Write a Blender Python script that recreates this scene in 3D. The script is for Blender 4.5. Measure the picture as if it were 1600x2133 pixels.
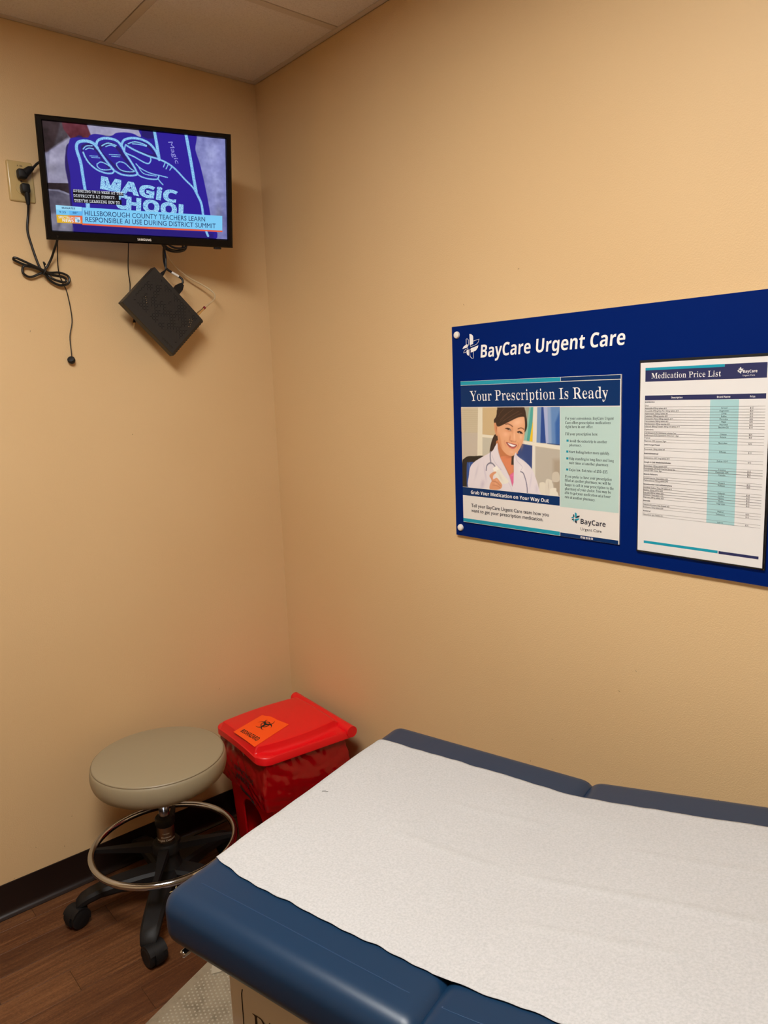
import bpy, bmesh, math, json, random
import numpy as np
from mathutils import Vector, Matrix, noise

for o in list(bpy.data.objects):
    bpy.data.objects.remove(o)
SC = bpy.context.scene
COL = SC.collection
PI = math.pi
rnd = random.Random(7)

# ------------------------------------------------------------------ camera
CAM_F, YAW, PITCH, ROLL = 1554.80468, 0.704096232, -0.163574501, -0.0383468043
fw = Vector((math.sin(YAW)*math.cos(PITCH), math.cos(YAW)*math.cos(PITCH), math.sin(PITCH)))
rt = Vector((math.cos(YAW), -math.sin(YAW), 0))
up = rt.cross(fw)
rt2 = rt*math.cos(ROLL) + up*math.sin(ROLL)
up2 = up*math.cos(ROLL) - rt*math.sin(ROLL)
cam = bpy.data.cameras.new('camera')
cam.sensor_fit = 'HORIZONTAL'; cam.sensor_width = 36; cam.lens = CAM_F/1600*36
cam.clip_start = 0.02
cam_o = bpy.data.objects.new('camera', cam); COL.objects.link(cam_o)
m = Matrix((rt2, up2, -fw)).transposed().to_4x4()
m.translation = (-1.5557063, -2.4517292, 1.6146981)
cam_o.matrix_world = m
SC.camera = cam_o

# ------------------------------------------------------------------ world, light, exposure
w = bpy.data.worlds.new('world'); SC.world = w; w.use_nodes = True
w.node_tree.nodes['Background'].inputs[0].default_value = (1, .95, .9, 1)
w.node_tree.nodes['Background'].inputs[1].default_value = 0.0
LAMP_STRENGTH = 34.0
LAMP_COLOR = (1.0, 0.985, 0.95)
LAMP_BAY = (-1.752, -1.143, -2.33, -1.11)
SC.view_settings.view_transform = 'Standard'
SC.view_settings.look = 'None'
SC.view_settings.exposure = 0.0
SC.view_settings.gamma = 1.0
SC.view_settings.use_curve_mapping = False

D = json.loads(r'''{"tv":{"r":[0.9540179830316677,-0.29962933982904505,-0.008482143938843766],"u":[-0.0538108526645788,-0.19903397547239543,0.9785141126949395],"n":[-0.2948797724288657,-0.9330636287634754,-0.20600530209447485],"c":[-0.5352959201544691,-0.17029465665312157,2.2552288676773813]},"tvouter":[[-0.2781,0.1619],[0.2757,0.1592],[0.2773,-0.1724],[-0.2774,-0.1709]],"sign":[[0.9563,1.7764],[0.9532,1.1867],[1.8323,1.1849],[1.8059,1.7811]],"poster":[[0.9893,1.6266],[1.4924,1.6272],[1.4914,1.2279],[0.9865,1.2307]],"plist":[[1.5414,1.6494],[1.5404,1.2245],[1.8216,1.2241]],"pst":{"teal":[[0.9893,1.6266],[1.3243,1.6259],[1.3243,1.616],[0.989,1.6157]],"line":[[1.3243,1.6259],[1.4924,1.6272],[1.4905,1.6167],[1.3243,1.616]],"navy":[[0.989,1.6144],[1.489,1.6155],[1.4899,1.5557],[0.9882,1.5561]],"photo":[[0.9883,1.5546],[1.3229,1.5534],[1.322,1.3307],[0.9876,1.3314]],"strip":[[0.9875,1.3301],[1.322,1.3288],[1.322,1.3061],[0.9877,1.3067]],"mint":[[1.3239,1.5534],[1.4908,1.5536],[1.4882,1.3045],[1.3241,1.3049]],"tealb":[[0.9868,1.2405],[1.3224,1.239],[1.3224,1.2295],[0.9865,1.2307]],"navyb":[[1.3241,1.2392],[1.4898,1.2374],[1.4899,1.2285],[1.3241,1.2292]]},"bul":[[[1.3428,1.4742],[1.349,1.4738],[1.3487,1.4686],[1.3425,1.469]],[[1.3422,1.4473],[1.3484,1.447],[1.3481,1.4418],[1.3419,1.4421]],[[1.3422,1.4303],[1.3485,1.43],[1.3481,1.4248],[1.3419,1.425]],[[1.342,1.4024],[1.3482,1.4022],[1.3479,1.3972],[1.3416,1.3974]]],"ico":[[[1.3851,1.2363],[1.3906,1.2361],[1.3906,1.2311],[1.3852,1.2312]],[[1.3925,1.2361],[1.398,1.236],[1.398,1.2309],[1.3926,1.2311]],[[1.3999,1.2362],[1.4053,1.2361],[1.4054,1.2311],[1.4,1.2312]],[[1.4076,1.2361],[1.413,1.2359],[1.413,1.2309],[1.4076,1.2311]],[[1.4148,1.2362],[1.4202,1.236],[1.4202,1.231],[1.4149,1.2312]]],"plb":{"teal":[[1.5527,1.6384],[1.7294,1.6381],[1.7296,1.6327],[1.5528,1.6325]],"navy":[[1.5528,1.6325],[1.8139,1.6378],[1.8137,1.6077],[1.5529,1.608]],"hdr":[[1.5529,1.5774],[1.8137,1.5773],[1.8139,1.5668],[1.5529,1.5672]],"col":[[1.702,1.5663],[1.7612,1.5667],[1.7614,1.306],[1.7015,1.3061]],"tealb":[[1.5564,1.2489],[1.7284,1.2479],[1.7287,1.2418],[1.5566,1.2432]],"navyb":[[1.7305,1.2478],[1.813,1.2475],[1.8129,1.2416],[1.7307,1.2417]]},"rows":[1.5633,1.5554,1.5495,1.5437,1.5379,1.5323,1.5267,1.521,1.5152,1.5096,1.5024,1.4952,1.4897,1.4839,1.4771,1.4683,1.4587,1.4487,1.439,1.4293,1.4212,1.4158,1.4105,1.402,1.3935,1.3881,1.3791,1.3718,1.3662,1.3606,1.3552,1.3496,1.3412,1.3326,1.3268,1.3177,1.3097],"T":{"sign":[["B","BayCare Urgent Care",[[1.0608,1.6877],[1.4972,1.6927],[1.0636,1.7213]]]],"poster":[["S","Your Prescription Is Ready",[[1.0237,1.5722],[1.459,1.5735],[1.0222,1.5991]]],["B","Grab Your Medication on Your Way Out",[[1.0193,1.3125],[1.2888,1.3116],[1.0195,1.322]]],["B2","Tell your BayCare Urgent Care team how you",[[1.02,1.275],[1.2887,1.2755],[1.0203,1.2846]]],["B2","want to get your prescription medication.",[[1.0196,1.2606],[1.2711,1.2612],[1.0199,1.2702]]],["B","BayCare",[[1.3849,1.2676],[1.4554,1.2674],[1.3849,1.2801]]],["R","Urgent Care",[[1.385,1.2514],[1.4443,1.2517],[1.385,1.2587]]],["s","For your convenience, BayCare Urgent",[[1.3387,1.5227],[1.4739,1.5235],[1.3387,1.5292]]],["s","Care offers prescription medications",[[1.3387,1.5123],[1.4658,1.5134],[1.3387,1.5189]]],["s","right here in our office.",[[1.3388,1.5023],[1.4187,1.5032],[1.3388,1.5088]]],["s","Fill your prescription here:",[[1.3388,1.4848],[1.4317,1.486],[1.3388,1.4913]]],["s","Avoid the extra trip to another",[[1.351,1.4679],[1.4569,1.4683],[1.3509,1.4744]]],["s","pharmacy.",[[1.351,1.4581],[1.3866,1.4584],[1.351,1.4641]]],["s","Start feeling better more quickly.",[[1.3504,1.4411],[1.4641,1.4414],[1.3504,1.4476]]],["s","Skip standing in long lines and long",[[1.3504,1.4246],[1.4756,1.4247],[1.3504,1.4312]]],["s","wait times at another pharmacy.",[[1.3505,1.4139],[1.4621,1.414],[1.3504,1.4205]]],["s","Enjoy low, flat rates of $10\u2013$35.",[[1.3505,1.3968],[1.4602,1.3968],[1.3505,1.4034]]],["s","If you prefer to have your prescription",[[1.3377,1.3796],[1.4705,1.38],[1.3377,1.3863]]],["s","filled at another pharmacy, we will be",[[1.3377,1.3696],[1.468,1.3698],[1.3377,1.3763]]],["s","happy to call in your prescription to the",[[1.3377,1.359],[1.4762,1.3591],[1.3377,1.3657]]],["s","pharmacy of your choice. You may be",[[1.3378,1.3486],[1.4689,1.3495],[1.3377,1.3553]]],["s","able to get your medication at a lower",[[1.3378,1.3385],[1.4681,1.3385],[1.3378,1.3452]]],["s","rate at another pharmacy.",[[1.3378,1.3278],[1.4259,1.3273],[1.3378,1.3346]]]],"plist":[["S","Medication Price List",[[1.5674,1.6145],[1.7229,1.6137],[1.5672,1.6264]]],["B","BayCare",[[1.7673,1.6189],[1.7951,1.619],[1.7671,1.6244]]],["R","Urgent Care",[[1.7667,1.6124],[1.7907,1.6124],[1.7666,1.6154]]],["B","Description",[[1.6156,1.5703],[1.6409,1.5703],[1.6155,1.574]]],["B","Brand Name",[[1.716,1.57],[1.7435,1.5701],[1.7158,1.5738]]],["B","Price",[[1.783,1.5698],[1.7932,1.5698],[1.7828,1.5736]]]],"tv":[["X","MAGiC",[[-0.1172,-0.0209],[0.1043,-0.0468],[-0.1117,0.013]]],["B","S",[[-0.1432,-0.0627],[-0.102,-0.0674],[-0.1378,-0.0253]]],["X","C",[[-0.0778,-0.0714],[-0.0438,-0.0742],[-0.0732,-0.0306]]],["X","HOOL",[[-0.0465,-0.0743],[0.141,-0.0887],[-0.0434,-0.0378]]],["R2","HILLSBOROUGH COUNTY TEACHERS LEARN",[[-0.166,-0.0989],[0.1901,-0.0964],[-0.1656,-0.0853]]],["R2","RESPONSIBLE AI USE DURING DISTRICT SUMMIT",[[-0.1652,-0.1166],[0.223,-0.1147],[-0.1648,-0.1029]]],["B","MANATEE",[[-0.228,-0.0844],[-0.1918,-0.084],[-0.2276,-0.0793]]],["R","9:35",[[-0.2363,-0.0965],[-0.2183,-0.0965],[-0.2358,-0.0907]]],["R","88\u00b0",[[-0.1994,-0.0961],[-0.1848,-0.096],[-0.1989,-0.0906]]],["R","SPECTRUM",[[-0.2391,-0.1112],[-0.1985,-0.1114],[-0.2389,-0.105]]],["B","NEWS",[[-0.2294,-0.1198],[-0.1985,-0.1203],[-0.2291,-0.1124]]],["B","9",[[-0.1874,-0.1185],[-0.1823,-0.1186],[-0.1869,-0.1119]]],["R","BAY",[[-0.1936,-0.1097],[-0.1845,-0.1095],[-0.1933,-0.106]]],["M","SPENDING THIS WEEK AT THE",[[-0.1922,-0.0359],[-0.0546,-0.0349],[-0.1923,-0.0291]]],["M","DISTRICT'S AI SUMMIT.",[[-0.1926,-0.0496],[-0.0762,-0.0481],[-0.1927,-0.0421]]],["M","THEY'RE LEARNING HOW TO",[[-0.1919,-0.0633],[-0.0639,-0.0613],[-0.192,-0.0557]]],["R","Magic",[[0.0862,0.1226],[0.1059,0.0635],[0.0991,0.1245]]],["B","SAMSUNG",[[-0.0194,-0.1626],[0.0211,-0.1627],[-0.0194,-0.1561]]]]},"tvp":[[[-0.1937,-0.0328],[-0.0521,-0.0317],[-0.0517,-0.0376],[-0.0653,-0.0378],[-0.0657,-0.0489],[-0.0586,-0.0499],[-0.0591,-0.0632],[-0.1939,-0.0649]],[[-0.1712,-0.0772],[0.2449,-0.0768],[0.2439,-0.1203],[-0.1737,-0.1215]],[[-0.1745,-0.1219],[0.2444,-0.1207],[0.2443,-0.1247],[-0.1744,-0.1259]]],"emf":[[[0.0009,0.0349],[0.0079,0.0333],[0.0132,0.0293],[0.0145,0.0263],[0.014,0.007],[0.0022,0.005],[0.0013,0.0086]],[[-0.0058,0.0072],[-0.0144,0.0064],[-0.0222,0.0021],[-0.0264,-0.0038],[-0.006,-0.0007]],[[-0.0108,-0.0081],[-0.0027,-0.0068],[-0.0028,-0.0235],[-0.0076,-0.0217],[-0.011,-0.0168]],[[0.0049,-0.0043],[0.0328,0.0021],[0.0307,-0.0042],[0.0236,-0.0109],[0.0152,-0.0133],[0.0046,-0.0152]]],"emo":[[[-0.0118,0.008],[-0.0115,0.0218],[-0.0084,0.023],[-0.0035,0.0197],[-0.0023,0.0052],[-0.0044,0.0039]],[[0.0149,0.0148],[0.0361,0.0186],[0.033,0.0107],[0.026,0.0054],[0.019,0.0034],[0.0045,0.0004],[0.0046,0.004]],[[0.0141,-0.0147],[0.0142,-0.0313],[0.0092,-0.0314],[0.0024,-0.0263],[0.0006,-0.0175],[0.0009,-0.007],[0.0034,-0.0064]],[[-0.0124,-0.0131],[-0.0221,-0.015],[-0.0205,-0.0104],[-0.0153,-0.0063],[-0.0056,-0.0037],[-0.0052,-0.0062]]],"emc":[[1.0206,1.7187],[1.3677,1.2801],[1.7607,1.6238]],"caps":[[0.9751,1.754],[0.974,1.2099]],"C":{"cordA":[[-0.8297,-0.03,2.2157],[-0.8273,-0.02,2.2007],[-0.8231,-0.012,2.1637],[-0.8293,-0.01,2.1199],[-0.8229,-0.01,2.0795],[-0.8102,-0.014,2.0233],[-0.7995,-0.016,2.003],[-0.7789,-0.014,2.0004],[-0.7506,-0.014,2.0024],[-0.7291,-0.016,1.995],[-0.7239,-0.018,1.9822],[-0.7328,-0.018,1.9689],[-0.7558,-0.016,1.9652],[-0.7813,-0.014,1.9778],[-0.8007,-0.022,2.0007],[-0.819,-0.018,2.011],[-0.8508,-0.014,2.0189],[-0.8734,-0.013,2.0283],[-0.8791,-0.016,2.0315],[-0.8738,-0.02,2.0354],[-0.8399,-0.024,2.0211],[-0.8021,-0.028,2.0039],[-0.7777,-0.026,1.9933],[-0.7473,-0.026,1.9882],[-0.7367,-0.026,1.9804],[-0.7447,-0.026,1.9728],[-0.7756,-0.024,1.9811],[-0.7964,-0.016,1.999],[-0.8338,-0.012,1.9845],[-0.8532,-0.012,1.9916],[-0.8558,-0.012,2.0051],[-0.8485,-0.014,2.015],[-0.8173,-0.012,2.0106],[-0.7944,-0.012,2.0067],[-0.7747,-0.02,2.0367],[-0.7675,-0.04,2.0644],[-0.7638,-0.06,2.0849],[-0.7633,-0.07,2.101]],"cordB":[[-0.8161,-0.035,2.2921],[-0.8034,-0.03,2.2992],[-0.7835,-0.03,2.3102],[-0.7595,-0.035,2.3208]],"ir":[[-0.7619,-0.07,2.1012],[-0.7602,-0.055,2.0861],[-0.7527,-0.012,2.0166],[-0.7453,-0.01,1.9805],[-0.7321,-0.008,1.9443],[-0.7255,-0.008,1.865],[-0.7374,-0.008,1.8122],[-0.7392,-0.012,1.7592]],"bud":[[-0.7412,-0.012,1.74]],"aux":[[-0.5556,-0.09,2.1035],[-0.5531,-0.08,2.0874],[-0.5397,-0.03,2.0249],[-0.528,-0.006,1.9846],[-0.5306,-0.005,1.9474],[-0.5204,-0.005,1.9021],[-0.5199,-0.008,1.8857]],"auxp":[[-0.5199,-0.008,1.8857],[-0.5281,-0.012,1.8598],[-0.5315,-0.014,1.8426]],"hdmi":[[-0.4361,-0.1,2.1131],[-0.4358,-0.08,2.0882],[-0.429,-0.06,2.0625],[-0.4281,-0.07,2.0317],[-0.4128,-0.076,2.0183],[-0.3909,-0.08,2.0055],[-0.3827,-0.084,1.9981],[-0.3804,-0.086,1.9885],[-0.3845,-0.086,1.9806]],"hdmip":[[-0.3845,-0.086,1.9806],[-0.4089,-0.086,1.9548]],"pw":[[-0.4328,-0.1,2.1134],[-0.4326,-0.08,2.0869],[-0.4331,-0.084,2.0564],[-0.4358,-0.084,2.0261],[-0.4434,-0.086,2.0163]],"pwp":[[-0.4434,-0.086,2.0163],[-0.4578,-0.086,2.0018]],"coil":[[-0.3972,-0.075,2.1029]],"coax":[[-0.4336,-0.09,2.1076],[-0.4189,-0.06,2.083],[-0.3828,-0.03,2.0529],[-0.3352,-0.03,2.0157],[-0.2845,-0.04,1.9893],[-0.2563,-0.06,1.9626],[-0.2627,-0.075,1.9398],[-0.2963,-0.084,1.9167],[-0.3126,-0.086,1.9048]],"coaxp":[[-0.3069,-0.086,1.9097],[-0.3126,-0.086,1.9048],[-0.3393,-0.086,1.8834]],"plugs":[[-0.8299,-0.02,2.2737],[-0.8262,-0.02,2.2343]]},"box":[[-0.4771,-0.1,2.0195],[-0.5996,-0.1,1.9185],[-0.451,-0.1,1.7635],[-0.3235,-0.1,1.8621]],"plate":[[-0.8657,-0.004,2.3129],[-0.7933,-0.004,2.3001],[-0.796,-0.004,2.1997],[-0.8665,-0.004,2.2004]],"scu_b":[[-0.5638,-0.0006,1.4957],[-0.9235,-0.0006,0.1526],[-1.0104,-0.0006,0.1892],[-1.084,-0.0006,0.1138],[-0.8504,-0.0006,1.8267],[-0.3202,-0.0006,0.5239],[-0.8902,-0.0006,0.2478]],"scu_r":[[-0.0006,-1.5342,0.9217],[-0.0006,-1.2876,0.6601],[-0.0006,-0.9931,1.834],[-0.0006,-1.2136,0.5694],[-0.0006,-1.4897,0.8573],[-0.0006,-1.744,0.6725],[-0.0006,-1.1852,1.9024]],"stk":[[-0.4113,-0.2603,0.476],[-0.4128,-0.4022,0.476],[-0.2432,-0.3509,0.476],[-0.2684,-0.2146,0.476]]}''')
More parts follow.
